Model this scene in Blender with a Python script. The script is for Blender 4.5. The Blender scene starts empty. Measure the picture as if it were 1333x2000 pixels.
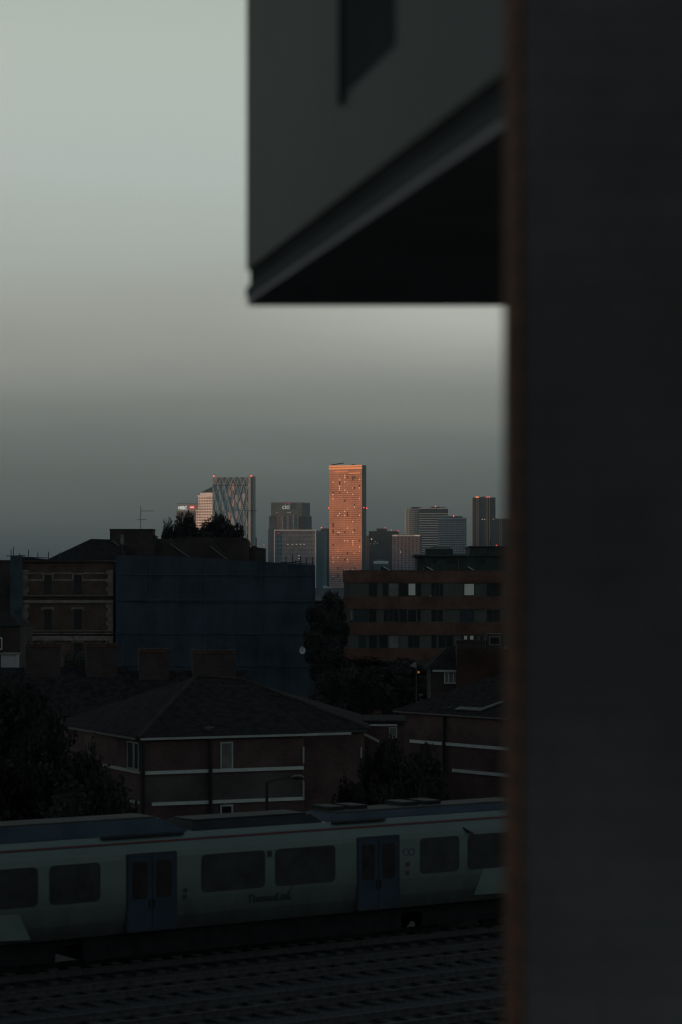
import bpy, math, random
from mathutils import Vector, Matrix
random.seed(7)
C = bpy.context.scene.collection
R = math.radians
F = 4722.2; CX = 666.5; CY = 1140.0; H = 10.4; G = -6.0     # focal length in photo pixels, principal column, horizon row, eye height, street level

# ---------------------------------------------------------------- helpers
def lin(r, g, b):
    f = lambda c: (c/255/12.92) if c/255 <= .04045 else ((c/255+.055)/1.055)**2.4
    return (f(r), f(g), f(b))
def X(px, Y): return (px-CX)/F*Y
def Z(py, Y): return H-(py-CY)/F*Y
def P(px, py, Y): return Vector((X(px, Y), Y, Z(py, Y)))

class Fr:
    """vertical plane frame: s runs along u, d is towards the viewer side"""
    def __init__(s, ax, ay, bx, by):
        s.o = Vector((ax, ay, 0)); s.u = Vector((bx-ax, by-ay, 0)).normalized()
        s.n = Vector((s.u.y, -s.u.x, 0))
    def p(s, a, d, z): return s.o+s.u*a+s.n*d+Vector((0, 0, z))
    def s_(s, px):
        k = (px-CX)/F
        return (k*s.o.y-s.o.x)/(s.u.x-k*s.u.y)
    def z_(s, px, py):
        return Z(py, (s.o+s.u*s.s_(px)).y)
def frpx(pxa, Ya, pxb, Yb): return Fr(X(pxa, Ya), Ya, X(pxb, Yb), Yb)

class MB:
    def __init__(s): s.v = []; s.f = []
    def poly(s, pts):
        i = len(s.v); s.v += [Vector(p) for p in pts]; s.f.append(list(range(i, i+len(pts)))); return s
    def prism(s, pts, z0, z1):
        n = len(pts); i = len(s.v)
        s.v += [Vector((p[0], p[1], z0)) for p in pts]+[Vector((p[0], p[1], z1)) for p in pts]
        s.f.append([i+k for k in reversed(range(n))]); s.f.append([i+n+k for k in range(n)])
        for k in range(n):
            j = (k+1) % n; s.f.append([i+k, i+j, i+n+j, i+n+k])
        return s
    def extr(s, a, off):
        """closed polygon a (3-D points) pushed by vector off"""
        n = len(a); i = len(s.v); off = Vector(off)
        s.v += [Vector(p) for p in a]+[Vector(p)+off for p in a]
        s.f.append([i+k for k in range(n)]); s.f.append([i+n+k for k in reversed(range(n))])
        for k in range(n):
            j = (k+1) % n; s.f.append([i+k, i+n+k, i+n+j, i+j])
        return s
    def fbox(s, fr, s0, s1, d0, d1, z0, z1):
        q = [fr.p(s0, d1, 0), fr.p(s1, d1, 0), fr.p(s1, d0, 0), fr.p(s0, d0, 0)]
        return s.prism([(p.x, p.y) for p in q], z0, z1)
    def box(s, x0, x1, y0, y1, z0, z1): return s.prism([(x0, y0), (x1, y0), (x1, y1), (x0, y1)], z0, z1)
    def tube(s, a, b, r, r2=None, n=6, cap=True):
        a = Vector(a); b = Vector(b); r2 = r if r2 is None else r2
        d = (b-a).normalized(); t = d.orthogonal().normalized(); w = d.cross(t); i = len(s.v)
        for c, q in ((a, r), (b, r2)):
            for k in range(n):
                an = 2*math.pi*k/n; s.v.append(c+t*math.cos(an)*q+w*math.sin(an)*q)
        for k in range(n):
            j = (k+1) % n; s.f.append([i+k, i+j, i+n+j, i+n+k])
        if cap: s.f.append([i+k for k in reversed(range(n))]); s.f.append([i+n+k for k in range(n)])
        return s
    def path(s, pts, r, n=6):
        for a, b in zip(pts, pts[1:]): s.tube(a, b, r, n=n)
        return s
    def sphere(s, c, r, n=8, m=5, zs=1):
        c = Vector(c); i = len(s.v)
        for a in range(1, m):
            t = math.pi*a/m
            for k in range(n):
                p = 2*math.pi*k/n; s.v.append(c+Vector((r*math.sin(t)*math.cos(p), r*math.sin(t)*math.sin(p), r*zs*math.cos(t))))
        s.v += [c+Vector((0, 0, r*zs)), c-Vector((0, 0, r*zs))]; T = len(s.v)-2
        for a in range(m-2):
            for k in range(n):
                j = (k+1) % n; s.f.append([i+a*n+k, i+(a+1)*n+k, i+(a+1)*n+j, i+a*n+j])
        for k in range(n):
            j = (k+1) % n; s.f.append([T, i+k, i+j]); s.f.append([T+1, i+(m-2)*n+j, i+(m-2)*n+k])
        return s
    def build(s, name, mat, parent=None, smooth=False, recalc=True):
        off = Vector((0, 0, 0)); q = parent
        while q is not None: off = off+q.location; q = q.parent
        me = bpy.data.meshes.new(name); me.from_pydata([v-off for v in s.v], [], s.f)
        if recalc:
            import bmesh
            bm = bmesh.new(); bm.from_mesh(me); bmesh.ops.recalc_face_normals(bm, faces=bm.faces); bm.to_mesh(me); bm.free()
        uvl = me.uv_layers.new(name='UVMap')
        for pl in me.polygons:
            nn = pl.normal
            if abs(nn.z) < .8:
                t = Vector((-nn.y, nn.x, 0)).normalized()
                for li in pl.loop_indices:
                    co = me.vertices[me.loops[li].vertex_index].co+off; uvl.data[li].uv = (co.dot(t), co.z)
            else:
                for li in pl.loop_indices:
                    co = me.vertices[me.loops[li].vertex_index].co+off; uvl.data[li].uv = (co.x, co.y)
            pl.use_smooth = smooth
        if mat: me.materials.append(mat)
        o = bpy.data.objects.new(name, me); C.objects.link(o); o.parent = parent
        return o

def tag(o, label=None, cat=None, group=None, kind=None):
    for k, v in (('label', label), ('category', cat), ('group', group), ('kind', kind)):
        if v: o[k] = v
    return o
def thing(name, loc, label, cat, group=None):
    o = bpy.data.objects.new(name, None); o.empty_display_size = .2; C.objects.link(o); o.location = loc
    return tag(o, label, cat, group)
def copy_tree(o, parent=None):
    c = o.copy(); C.objects.link(c); c.parent = parent
    for ch in [x for x in o.children]: copy_tree(ch, c)
    return c

# ---------------------------------------------------------------- materials
def new_mat(name):
    m = bpy.data.materials.new(name); m.use_nodes = True; nt = m.node_tree
    return m, nt, nt.nodes['Principled BSDF']
def nd(nt, t, **k):
    n = nt.nodes.new(t)
    for a, b in k.items(): setattr(n, a, b)
    return n
def setmix(nt, fac, a, b, blend='MIX'):
    n = nd(nt, 'ShaderNodeMix', data_type='RGBA', blend_type=blend)
    for i, v in ((0, fac), (6, a), (7, b)):
        if hasattr(v, 'links'): nt.links.new(v, n.inputs[i])
        elif i == 0: n.inputs[0].default_value = v
        else: n.inputs[i].default_value = (*v, 1)
    return n.outputs[2]
def noise(nt, scale, detail=5, coord='Object', vec=None, rough=.6):
    tc = nd(nt, 'ShaderNodeTexCoord'); n = nd(nt, 'ShaderNodeTexNoise'); n.inputs['Scale'].default_value = scale
    n.inputs['Detail'].default_value = detail; n.inputs['Roughness'].default_value = rough
    if vec:
        mp = nd(nt, 'ShaderNodeMapping'); mp.inputs['Scale'].default_value = vec
        nt.links.new(tc.outputs[coord], mp.inputs[0]); nt.links.new(mp.outputs[0], n.inputs[0])
    else: nt.links.new(tc.outputs[coord], n.inputs[0])
    return n.outputs['Fac']
def rng(nt, v, a, b, c, d):
    n = nd(nt, 'ShaderNodeMapRange'); nt.links.new(v, n.inputs[0])
    for i, q in enumerate((a, b, c, d)): n.inputs[i+1].default_value = q
    return n.outputs[0]
def mat(name, rgb, rough=.8, spec=.3, sc=1.2, amt=.5, vec=None, metal=0, bump=0, rgb2=None):
    m, nt, b = new_mat(name)
    f = rng(nt, noise(nt, sc, vec=vec), .3, .7, 0, 1)
    lo = tuple(c*(1-amt) for c in rgb); hi = rgb2 or tuple(c*(1+amt*.7) for c in rgb)
    nt.links.new(setmix(nt, f, lo, hi), b.inputs['Base Color'])
    b.inputs['Roughness'].default_value = rough; b.inputs['Specular IOR Level'].default_value = spec; b.inputs['Metallic'].default_value = metal
    if bump:
        bp = nd(nt, 'ShaderNodeBump'); bp.inputs['Strength'].default_value = bump
        nt.links.new(noise(nt, sc*6), bp.inputs['Height']); nt.links.new(bp.outputs[0], b.inputs['Normal'])
    return m
def emit(name, rgb, st):
    m, nt, b = new_mat(name)
    b.inputs['Base Color'].default_value = (*[c*.5 for c in rgb], 1)
    b.inputs['Emission Color'].default_value = (*rgb, 1); b.inputs['Emission Strength'].default_value = st
    return m
def brick(name, c1, c2, mortar, bw=.225, bh=.075, spec=.2, grime=.5):
    m, nt, b = new_mat(name)
    uv = nd(nt, 'ShaderNodeUVMap'); t = nd(nt, 'ShaderNodeTexBrick'); nt.links.new(uv.outputs[0], t.inputs[0])
    t.inputs['Scale'].default_value = 1; t.inputs['Brick Width'].default_value = bw; t.inputs['Row Height'].default_value = bh
    t.inputs['Mortar Size'].default_value = .008; t.inputs['Color1'].default_value = (*c1, 1); t.inputs['Color2'].default_value = (*c2, 1); t.inputs['Mortar'].default_value = (*mortar, 1)
    f = rng(nt, noise(nt, .5, 6), .3, .7, 1-grime, 1.25)
    g = nd(nt, 'ShaderNodeCombineColor')
    for i in range(3): nt.links.new(f, g.inputs[i])
    nt.links.new(setmix(nt, 1.0, t.outputs[0], g.outputs[0], 'MULTIPLY'), b.inputs['Base Color'])
    b.inputs['Roughness'].default_value = .85; b.inputs['Specular IOR Level'].default_value = spec
    return m
def facade(name, wall, glass, wu, wv, fu, fv, var=.5, rough=.35, spec=.5, wall2=None, clump=0, ou=0., ov=0.):
    """curtain wall: glass cells of wu x wv metres; fu/fv = glass fraction; each pane varies"""
    m, nt, b = new_mat(name)
    uv = nd(nt, 'ShaderNodeUVMap'); sp = nd(nt, 'ShaderNodeSeparateXYZ'); nt.links.new(uv.outputs[0], sp.inputs[0])
    def M(op, a, c=0.0):
        n = nd(nt, 'ShaderNodeMath', operation=op)
        for i, q in enumerate((a, c)):
            if hasattr(q, 'links'): nt.links.new(q, n.inputs[i])
            else: n.inputs[i].default_value = q
        return n.outputs[0]
    u = M('ADD', M('DIVIDE', sp.outputs[0], wu), 1000+ou); v = M('ADD', M('DIVIDE', sp.outputs[1], wv), 1000+ov)
    inu = M('LESS_THAN', M('FRACT', u), fu); inv = M('LESS_THAN', M('FRACT', v), fv)
    mask = M('MULTIPLY', inu, inv)
    cb = nd(nt, 'ShaderNodeCombineXYZ'); nt.links.new(M('FLOOR', u), cb.inputs[0]); nt.links.new(M('FLOOR', v), cb.inputs[1])
    wn = nd(nt, 'ShaderNodeTexWhiteNoise', noise_dimensions='2D'); nt.links.new(cb.outputs[0], wn.inputs[0])
    g = setmix(nt, wn.outputs[0], tuple(c*(1-var) for c in glass), tuple(c*(1+var*1.3) for c in glass))
    wl = wall
    w2 = wall2 or tuple(c*1.2 for c in wall)
    wl = setmix(nt, rng(nt, noise(nt, clump or .03, 3), .4, .6, 0, 1), tuple(c*.85 for c in wall), w2)
    nt.links.new(setmix(nt, mask, wl, g), b.inputs['Base Color'])
    nt.links.new(rng(nt, mask, 0, 1, .7, rough), b.inputs['Roughness'])
    b.inputs['Specular IOR Level'].default_value = spec
    return m

M_brick_red = brick('brick_red', (.128, .076, .076), (.094, .058, .060), (.085, .068, .068))
M_brick_dark = brick('brick_dark', (.064, .050, .050), (.046, .038, .039), (.035, .028, .025))
M_brick_vic = brick('brick_vic', (.105, .072, .060), (.075, .052, .044), (.07, .058, .05))
M_brick_blk = brick('brick_block', (.145, .072, .056), (.105, .053, .043), (.10, .075, .065))
M_brick_grey = brick('brick_grey', (.050, .046, .045), (.036, .033, .033), (.05, .046, .045))
M_brick_near = brick('brick_near', (.26, .11, .065), (.19, .08, .05), (.085, .07, .055), grime=.4)
M_plaster_dk = brick('painted_brick', (.56, .52, .51), (.52, .495, .50), (.47, .45, .455), grime=.6)
M_stone = mat('stone', (.185, .162, .152), .85, .2, 1.5, .5)
M_slate = mat('slate', (.030, .029, .032), .9, .02, 2.5, .55, bump=.3)
M_tile = mat('roof_tile', (.034, .031, .033), .9, .02, 3, .5, bump=.3)
M_white = mat('white_paint', (.36, .40, .40), .6, .3, 1.5, .25)
M_whitebr = mat('white_upvc', (.52, .57, .57), .4, .4, 1.5, .15)
M_blind = mat('white_blind', (.74, .77, .75), .7, .2, .8, .12)
M_curtain = mat('grey_curtain', (.16, .175, .17), .8, .2, 1.8, .4)
M_glass = mat('dark_glass', (.012, .014, .017), .25, .35, .8, .5)
M_glassblue = mat('blue_glass', (.02, .032, .045), .25, .4, .8, .4)
M_panel = mat('greygreen_panel', (.065, .078, .074), .6, .3, .5, .3)
M_green_dk = mat('dark_green_clad', (.030, .042, .040), .7, .25, .5, .35)
M_pipe = mat('drain_pipe', (.020, .020, .022), .5, .3, 2, .3)
M_metal = mat('galvanised', (.10, .11, .115), .5, .5, 3, .3, metal=.4)
M_darkmetal = mat('dark_metal', (.03, .033, .036), .5, .4, 3, .3)
M_net = mat('scaffold_net', (.040, .058, .078), .9, .1, .35, .42, vec=(1, 1, .5))
M_net2 = mat('scaffold_net_pale', (.048, .068, .090), .9, .1, .6, .4)
M_leaf = mat('leaves', (.046, .043, .043), .9, .0, 1.0, .6)
M_leaf2 = mat('leaves_olive', (.028, .027, .018), .8, .15, 1.0, .6)
M_bark = mat('bark', (.035, .028, .022), .9, .1, 4, .5)
M_red = emit('aviation_red', (1, .09, .07), 1.6)
M_orange = emit('aviation_orange', (1, .22, .05), 1.6)
M_lit = emit('lit_window', (1, .86, .70), .42)
M_litdim = emit('lit_window_dim', (1, .88, .76), .2)
M_amber = emit('amber_lamp', (1, .35, .05), .18)

# ---------------------------------------------------------------- setting
gm, nt, b = new_mat('city_ground')
f = rng(nt, noise(nt, .02, 8), .35, .65, 0, 1)
nt.links.new(setmix(nt, f, (.022, .022, .021), (.055, .05, .045)), b.inputs['Base Color']); b.inputs['Roughness'].default_value = .9
b.inputs['Specular IOR Level'].default_value = .15
MB().poly([(-20000, -20000, G), (20000, -20000, G), (20000, 20000, G), (-20000, 20000, G)]).build('ground', gm)['kind'] = 'structure'
# railway viaduct the tracks lie on
U = Vector((.8226, .5686, 0)); N = Vector((.5686, -.8226, 0))
T0 = Vector((-8.78, 62.2, 0))
FT = Fr(T0.x, T0.y, (T0+U).x, (T0+U).y)            # d=0 is the near side of the train
M_ballast = mat('ballast', (.066, .067, .072), .95, .1, 9, .6, bump=.4)
tag(MB().fbox(FT, -90, 110, -6.0, 17.5, G, -.22).build('railway_embankment', mat('embankment', (.035, .03, .028), .9, .1, 1, .5)), kind='structure')
tag(MB().fbox(FT, -90, 110, -5.0, 16.3, -.218, -.10).build('ballast_bed', M_ballast), kind='structure')
# street and pavement between the railway and the houses
fs = Fr(X(0, 88), 88, X(972, 104), 104)
tag(MB().fbox(fs, -60, 80, -3.2, 3.2, G+.004, G+.02).build('road', mat('asphalt', (.045, .045, .047), .9, .2, 5, .3)), kind='structure')
tag(MB().fbox(fs, -60, 80, -5.4, -3.2, G+.004, G+.14).build('pavement', mat('paving', (.08, .078, .075), .9, .2, 3, .3)), kind='structure')
# unseen ridge added far left and behind, keeping low sun off nearby things
ld = Vector((math.sin(R(84)), math.cos(R(84)), 0)); lt = Vector((-ld.y, ld.x, 0))
rb = MB(); n = 60; prof = []
for k in range(n+1):
    t = -2500+9500*k/n; hh = 86+6*math.sin(t*.0021+1)+3*math.sin(t*.007)
    prof.append([(-3000-700)*ld+lt*t+Vector((0, 0, G-1)), -3000*ld+lt*t+Vector((0, 0, hh)), (-3000+500)*ld+lt*t+Vector((0, 0, G-1))])
rb.v = [p for row in prof for p in row]
for k in range(n):
    for j in range(2): rb.f.append([3*k+j, 3*k+j+1, 3*k+3+j+1, 3*k+3+j])
tag(rb.build('shade_ridge', gm), kind='structure')

# ---------------------------------------------------------------- trees (three grown once, then copied)
def grow(seed, nl, leaf=.19, narrow=1.0, tall=False):
    rd = random.Random(seed)
    tr = MB(); cr = MB()
    tr.tube((0, 0, 0), (.1, 0, 3.4), .26, .19, 8); tr.tube((.1, 0, 3.4), (0, .1, 6.6), .19, .07, 8)
    cl = []
    if tall: tr.tube((0, .1, 6.6), (.2, 0, 15), .3, .2, 8); tr.tube((.2, 0, 15), (0, .1, 21), .2, .06, 8)
    for k in range(34 if tall else 30):
        a = rd.uniform(0, 6.28)
        if tall: zz = rd.uniform(12.5, 23.8); t = (zz-12.5)/12; rr = rd.uniform(.2, 1)**.6*(4.0*math.sqrt(max(0, 1-(t*1.9-.9)**2))+.15)
        else: zz = rd.uniform(3.0, 9.3); t = (zz-3)/6.3; rr = rd.uniform(.25, 1)**.6*(3.5*math.sin(math.pi*min(.94, .2+t*.72))+.1)*narrow
        c = Vector((rr*math.cos(a), rr*math.sin(a), zz)); cl.append((c, rd.uniform(.55, 1.2)*(1.45 if tall else 1)))
        q = Vector((.05, 0, max(11 if tall else 2.6, zz-2.1*rd.random()-.6))); mid = (q+c)/2+Vector((0, 0, -.25))
        tr.tube(q, mid, .06, .04, 5); tr.tube(mid, c, .04, .012, 5)
    for k in range(nl):
        c, r = rd.choice(cl); d = Vector((rd.gauss(0, 1), rd.gauss(0, 1), rd.gauss(0, .8))).normalized()*(r*rd.random()**.45)
        p = c+d; a = Vector((rd.gauss(0, 1), rd.gauss(0, 1), rd.gauss(0, 1))).normalized(); b_ = a.orthogonal().normalized(); s = leaf*rd.uniform(.6, 1.3)
        i = len(cr.v); cr.v += [p-a*s, p+b_*s*.5, p+a*s, p-b_*s*.5]; cr.f.append([i, i+1, i+2, i+3])
    # twigs sticking out with sparse leaves
    for k in range(22):
        c, r = rd.choice(cl); d = Vector((rd.gauss(0, 1), rd.gauss(0, 1), rd.gauss(.5, .7))).normalized()
        e = c+d*(r+rd.uniform(.2, .7)); tr.tube(c, e, .02, .006, 4)
        for j in range(16):
            p = c+(e-c)*rd.uniform(.5, 1.05)+Vector((rd.gauss(0, .09), rd.gauss(0, .09), rd.gauss(0, .09))); a = Vector((rd.gauss(0, 1), rd.gauss(0, 1), rd.gauss(0, 1))).normalized(); b_ = a.orthogonal().normalized(); s = leaf*.8
            i = len(cr.v); cr.v += [p-a*s, p+b_*s*.5, p+a*s, p-b_*s*.5]; cr.f.append([i, i+1, i+2, i+3])
    return tr, cr
TREES = []
for k, (sd, nl, nw, ta) in enumerate(((3, 9000, 1.0, 0), (11, 8000, .85, 0), (29, 9500, 1.15, 0), (41, 15000, 1, 1), (57, 14000, 1, 1))):
    tr, cr = grow(sd, nl, narrow=nw, tall=bool(ta), leaf=.27 if ta else .19); TREES.append([tr, cr, None])
def tree(px, top, Y, r, label, group, kind=0, rot=0., leafmat=None):
    x = X(px, Y); z = Z(top, Y); h = z-G
    T = TREES[kind]
    if T[2] is None:
        root = thing('tree', (0, 0, 0), label, 'tree', group)
        T[0].build('trunk', M_bark, root, recalc=False); T[1].build('crown', M_leaf, root, recalc=False); T[2] = root
    else:
        root = copy_tree(T[2])
    tag(root, label, 'tree', group)
    root.location = (x, Y, G); root.rotation_euler = (0, 0, rot); ta = kind >= 3; root.scale = (r/(4.6 if ta else 3.7), r/(4.6 if ta else 3.7), h/(24.3 if ta else 10.0))
    return root

# ---------------------------------------------------------------- near: the dark wall on the right and the projecting bay
root = thing('brick_building', (3, 5.4, G), 'dark out-of-focus building with a brown brick corner filling the right side of the photo', 'building')
fw = MB()
fw.prism([(.3915, 5.2), (8, 5.2), (8, 5.66), (.3915, 5.66)], G, 26).build('wall', M_plaster_dk, root)
MB().prism([(.3913, 5.197), (.3913, 5.655), (.382, 5.655), (.374, 5.56), (.3705, 5.42), (.373, 5.30), (.381, 5.215)], G+.01, 25.99).build('brick_corner', M_brick_near, root)
# unseen building added behind the viewer to block light from the rear sky
rt = thing('brick_building', (10, -32, G), 'long unseen building added behind the viewer to block sky light', 'building')
MB().box(-70, 95, -42, -26, G, 35).build('wall', M_brick_grey, rt)
for k in range(12):
    for zf in (0, 6, 12, 18, 24):
        if (k+int(zf)) % 2: continue
        w = MB().box(-60+12*k, -58+12*k, -25.999, -25.93, zf, zf+1.8).build('window', M_glass, rt)
        MB().box(-60.1+12*k, -57.9+12*k, -25.999, -25.85, zf-.15, zf-.002).build('sill', M_stone, w)
# projecting clad bay: side face runs from (px985, Y6.3) to (px480, Y10.3)
HB = H+1.2
a = Vector((X(985, 6.3), 6.3, 0)); bfar = Vector((X(482, 10.3), 10.3, 0)); ub = (bfar-a).normalized(); nb = Vector((-ub.y, ub.x, 0))  # nb: outward (left)
M_clad = mat('grey_cladding', (.082, .096, .102), .6, .2, .5, .2)
M_cladlt = mat('pale_flashing', (.115, .13, .13), .9, .05, .7, .2)
M_soffit = mat('soffit', (.55, .55, .60), .9, .0, .8, .2); M_slot = mat('slot_glass', (.075, .080, .088), .9, .0, .8, .3)
st_ = a-ub*.55
rb_ = thing('projecting_bay', (4, 8, G), 'blurred grey clad box with a dark underside jutting out above, left of the dark wall', 'building')
fa = Fr(st_.x, st_.y, bfar.x, bfar.y); L = (bfar-st_).length
# in this frame +d is to the right (into the bay) so the outward side is -d
def q2(s, d): p = fa.p(s, d, 0); return (p.x, p.y)
far_r = (6.0, bfar.y); near_r = (6.0, st_.y)
MB().prism([q2(0, 0), q2(L, 0), far_r, near_r], HB+.135, 22).build('cladding', M_clad, rb_)
MB().prism([q2(0, .014), q2(L-.004, .014), (6.0, bfar.y-.004), near_r], HB+.068, HB+.1351).build('shadow_gap', M_slot, rb_)
MB().prism([q2(0, -.002), q2(L, -.002), (6.0, bfar.y+.002), near_r], HB+.018, HB+.062).build('flashing', M_cladlt, rb_)
MB().prism([q2(0, .004), q2(L, .004), (6.0, bfar.y), near_r], HB-.005, HB+.018).build('soffit', M_soffit, rb_)
MB().prism([q2(L-.07, .006), q2(L-.0, .006), (6.0, bfar.y+.001), (6.0, bfar.y-.07)], HB-.016, HB-.005).build('drip_edge', M_soffit, rb_)
# window slot in the side face
def bay_s(px):
    k = (px-CX)/F; o = fa.o; return (k*o.y-o.x)/(fa.u.x-k*fa.u.y)
s1 = bay_s(672); s0 = bay_s(772); zb = Z(185, fa.p(s1, 0, 0).y)
w = MB().fbox(fa, s0, s1, -.004, .03, zb, 20).build('window', M_slot, rb_)
MB().fbox(fa, s1, s1+.03, -.02, .0, zb-.03, 20).build('frame', M_clad, w)
MB().box(1.6, 6, 5.9, 10.0, G, HB+.01).build('wall', M_brick_dark, rb_)

# ---------------------------------------------------------------- railway
def track(dc, label):
    r = thing('railway_track', FT.p(10, dc, 0), label, 'track', 'parallel railway tracks beside the train')
    for q in (-.7175, .7175):
        m = MB(); m.fbox(FT, -60, 80, dc+q-.035, dc+q+.035, -.02+.13, .15); m.fbox(FT, -60, 80, dc+q-.01, dc+q+.01, .0, .11); m.fbox(FT, -60, 80, dc+q-.065, dc+q+.065, -.02, .0); m.build('rail', M_rail, r)
    first = MB().fbox(FT, -8.2, -7.95, dc-1.25, dc+1.25, -.12, -.03).build('sleeper', M_sleeper, r)
    for k in range(1, 44):
        c = first.copy(); C.objects.link(c); c.parent = r; c.location = first.location+U*.65*k
M_rail = mat('rail_steel', (.085, .085, .092), .7, .2, 6, .4)
M_sleeper = mat('sleeper', (.068, .067, .069), .9, .1, 5, .5)
for dc, lb in ((-1.45, 'railway track under the white train'), (2.25, 'railway track just in front of the white train'), (5.95, 'middle railway track in front of the train, one empty track away'), (9.7, 'railway track lowest in the photo, nearest the viewer')):
    track(dc, lb)

# ---------------------------------------------------------------- train
def tz(px, py, d=0.0):
    k = (px-CX)/F; o = FT.o+FT.n*d; s = (k*o.y-o.x)/(U.x-k*U.y); Y = (o+U*s).y
    return s, Z(py, Y)
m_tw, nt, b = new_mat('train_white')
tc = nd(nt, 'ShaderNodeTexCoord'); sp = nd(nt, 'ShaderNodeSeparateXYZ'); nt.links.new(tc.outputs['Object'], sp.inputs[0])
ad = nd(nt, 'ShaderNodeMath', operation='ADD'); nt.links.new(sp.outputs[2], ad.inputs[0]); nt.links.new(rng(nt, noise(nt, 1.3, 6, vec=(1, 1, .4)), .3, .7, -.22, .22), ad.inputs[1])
gr = rng(nt, ad.outputs[0], 1.15, 2.55, 0, 1)     # lower body side darkened in the colour for its downward shade, plus brake dust
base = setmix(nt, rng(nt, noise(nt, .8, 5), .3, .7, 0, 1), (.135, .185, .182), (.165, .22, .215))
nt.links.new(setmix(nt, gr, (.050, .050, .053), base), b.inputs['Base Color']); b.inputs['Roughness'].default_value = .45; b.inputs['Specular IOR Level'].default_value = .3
M_blue = mat('train_blue', (.022, .045, .075), .5, .3, 1, .35)
M_blueroof = mat('roof_blue', (.042, .068, .095), .7, .2, .8, .35)
M_roofdk = mat('roof_dark', (.020, .025, .028), .7, .2, .8, .4)
M_roofedge = mat('roof_edge', (.07, .07, .068), .8, .2, 1, .3)
M_under = mat('underframe', (.026, .026, .028), .9, .1, 3, .4)
M_redl = mat('red_line', (.12, .025, .032), .5, .3, 1, .2)
M_ink = mat('ink', (.045, .048, .055), .6, .2, 1, .2)
M_swoosh = mat('pale_livery', (.155, .205, .20), .45, .3, 1, .2)

train = thing('train', FT.p(8, -1.4, 0), 'white passenger train with blue sliding doors passing in front of the houses', 'train')
s_lo, s_hi = -2.6, 18.2
PROF = [(-.30, 1.00), (-.10, 1.08), (-.03, 1.45), (0, 1.9), (0, 3.05), (-.02, 3.2), (-.08, 3.36), (-.20, 3.53), (-.36, 3.63), (-.55, 3.66)]
W2 = -2.8
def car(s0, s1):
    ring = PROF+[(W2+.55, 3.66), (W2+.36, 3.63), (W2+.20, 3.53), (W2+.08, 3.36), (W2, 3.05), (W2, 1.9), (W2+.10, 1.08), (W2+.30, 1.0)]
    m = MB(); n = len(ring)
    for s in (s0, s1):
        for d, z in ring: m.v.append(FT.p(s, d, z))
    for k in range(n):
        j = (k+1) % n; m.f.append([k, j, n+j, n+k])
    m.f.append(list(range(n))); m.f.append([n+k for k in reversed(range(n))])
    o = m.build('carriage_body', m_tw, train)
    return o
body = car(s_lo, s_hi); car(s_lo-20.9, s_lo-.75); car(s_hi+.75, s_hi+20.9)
for s0, s1 in ((s_lo-.75, s_lo), (s_hi, s_hi+.75)):
    MB().fbox(FT, s0-.02, s1+.02, -2.55, -.25, 1.1, 3.55).build('gangway', M_ink, train)
def rrect(pts4, r=.13, n=4):
    """rounded rectangle in (s,z), given s0,s1,z0,z1"""
    s0, s1, z0, z1 = pts4; out = []
    for cx_, cz, a0 in ((s1-r, z1-r, 0), (s0+r, z1-r, 90), (s0+r, z0+r, 180), (s1-r, z0+r, 270)):
        for k in range(n+1):
            an = R(a0+90*k/n); out.append((cx_+r*math.cos(an), cz+r*math.sin(an)))
    return out
def plate(name, m, rect, d0, d1, parent, r=.12):
    mb = MB(); mb.extr([FT.p(s, d1, z) for s, z in rrect(rect, r)], -FT.n*(d1-d0)); return mb.build(name, m, parent)
M_twin = mat('train_window', (.045, .048, .055), .5, .2, 1.5, .5)
for (a_, b_) in ((-34, 73), (98, 195), (395, 517), (539, 654), (822, 896), (915, 1010)):
    sa = FT.s_(a_); sb = FT.s_(b_)
    w = plate('window', M_twin, (sa, sb, 2.03, 3.02), -.05, .006, train)
    mb = MB(); outer = rrect((sa-.02, sb+.02, 2.01, 3.04), .14); inner = rrect((sa+.02, sb-.02, 2.05, 3.0), .10); k = len(outer)
    for d in (.010,):
        i = len(mb.v); mb.v += [FT.p(s, d, z) for s, z in outer]+[FT.p(s, d, z) for s, z in inner]
        mb.f += [[i+q, i+(q+1) % k, i+k+(q+1) % k, i+k+q] for q in range(k)]
    mb.build('seal', M_ink, w)
DOORS = ((250, 343), (700, 778))
M_dwin = mat('door_window', (.030, .024, .024), .3, .3, 3, .6)
for a_, b_ in DOORS:
    sa, sb = FT.s_(a_), FT.s_(b_); mid = (sa+sb)/2
    plate('door_surround', M_ink, (sa-.05, sb+.05, 1.10, 3.20), -.12, .008, train, .06)
    for q0, q1 in ((sa, mid-.012), (mid+.012, sb)):
        dr = plate('door', M_blue, (q0, q1, 1.12, 3.16), -.06, .022, train, .03)
        plate('window', M_dwin, (q0+.13, q1-.13, 1.98, 2.98), .0, .030, dr, .08)
        MB().fbox(FT, mid-.08 if q1 < mid else mid+.05, mid-.05 if q1 < mid else mid+.08, .022, .05, 1.7, 1.95).build('handle', M_pipe, dr)
# door runner channels on the cantrail
for a_, b_ in ((208, 368), (660, 762)):
    MB().fbox(FT, FT.s_(a_), FT.s_(b_), -.33, -.20, 3.60, 3.66).build('door_runner', M_roofdk, train)
# red line along the cantrail
mb = MB()
i0 = [(-.135, 3.455), (-.165, 3.492)]
q = [FT.p(s_lo+.02, i0[0][0]+.012, i0[0][1]+.006), FT.p(s_hi-.02, i0[0][0]+.012, i0[0][1]+.006), FT.p(s_hi-.02, i0[1][0]+.012, i0[1][1]+.006), FT.p(s_lo+.02, i0[1][0]+.012, i0[1][1]+.006)]
mb.extr(q, Vector((0, 0, -.01))).build('red_stripe', M_redl, train)
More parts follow.
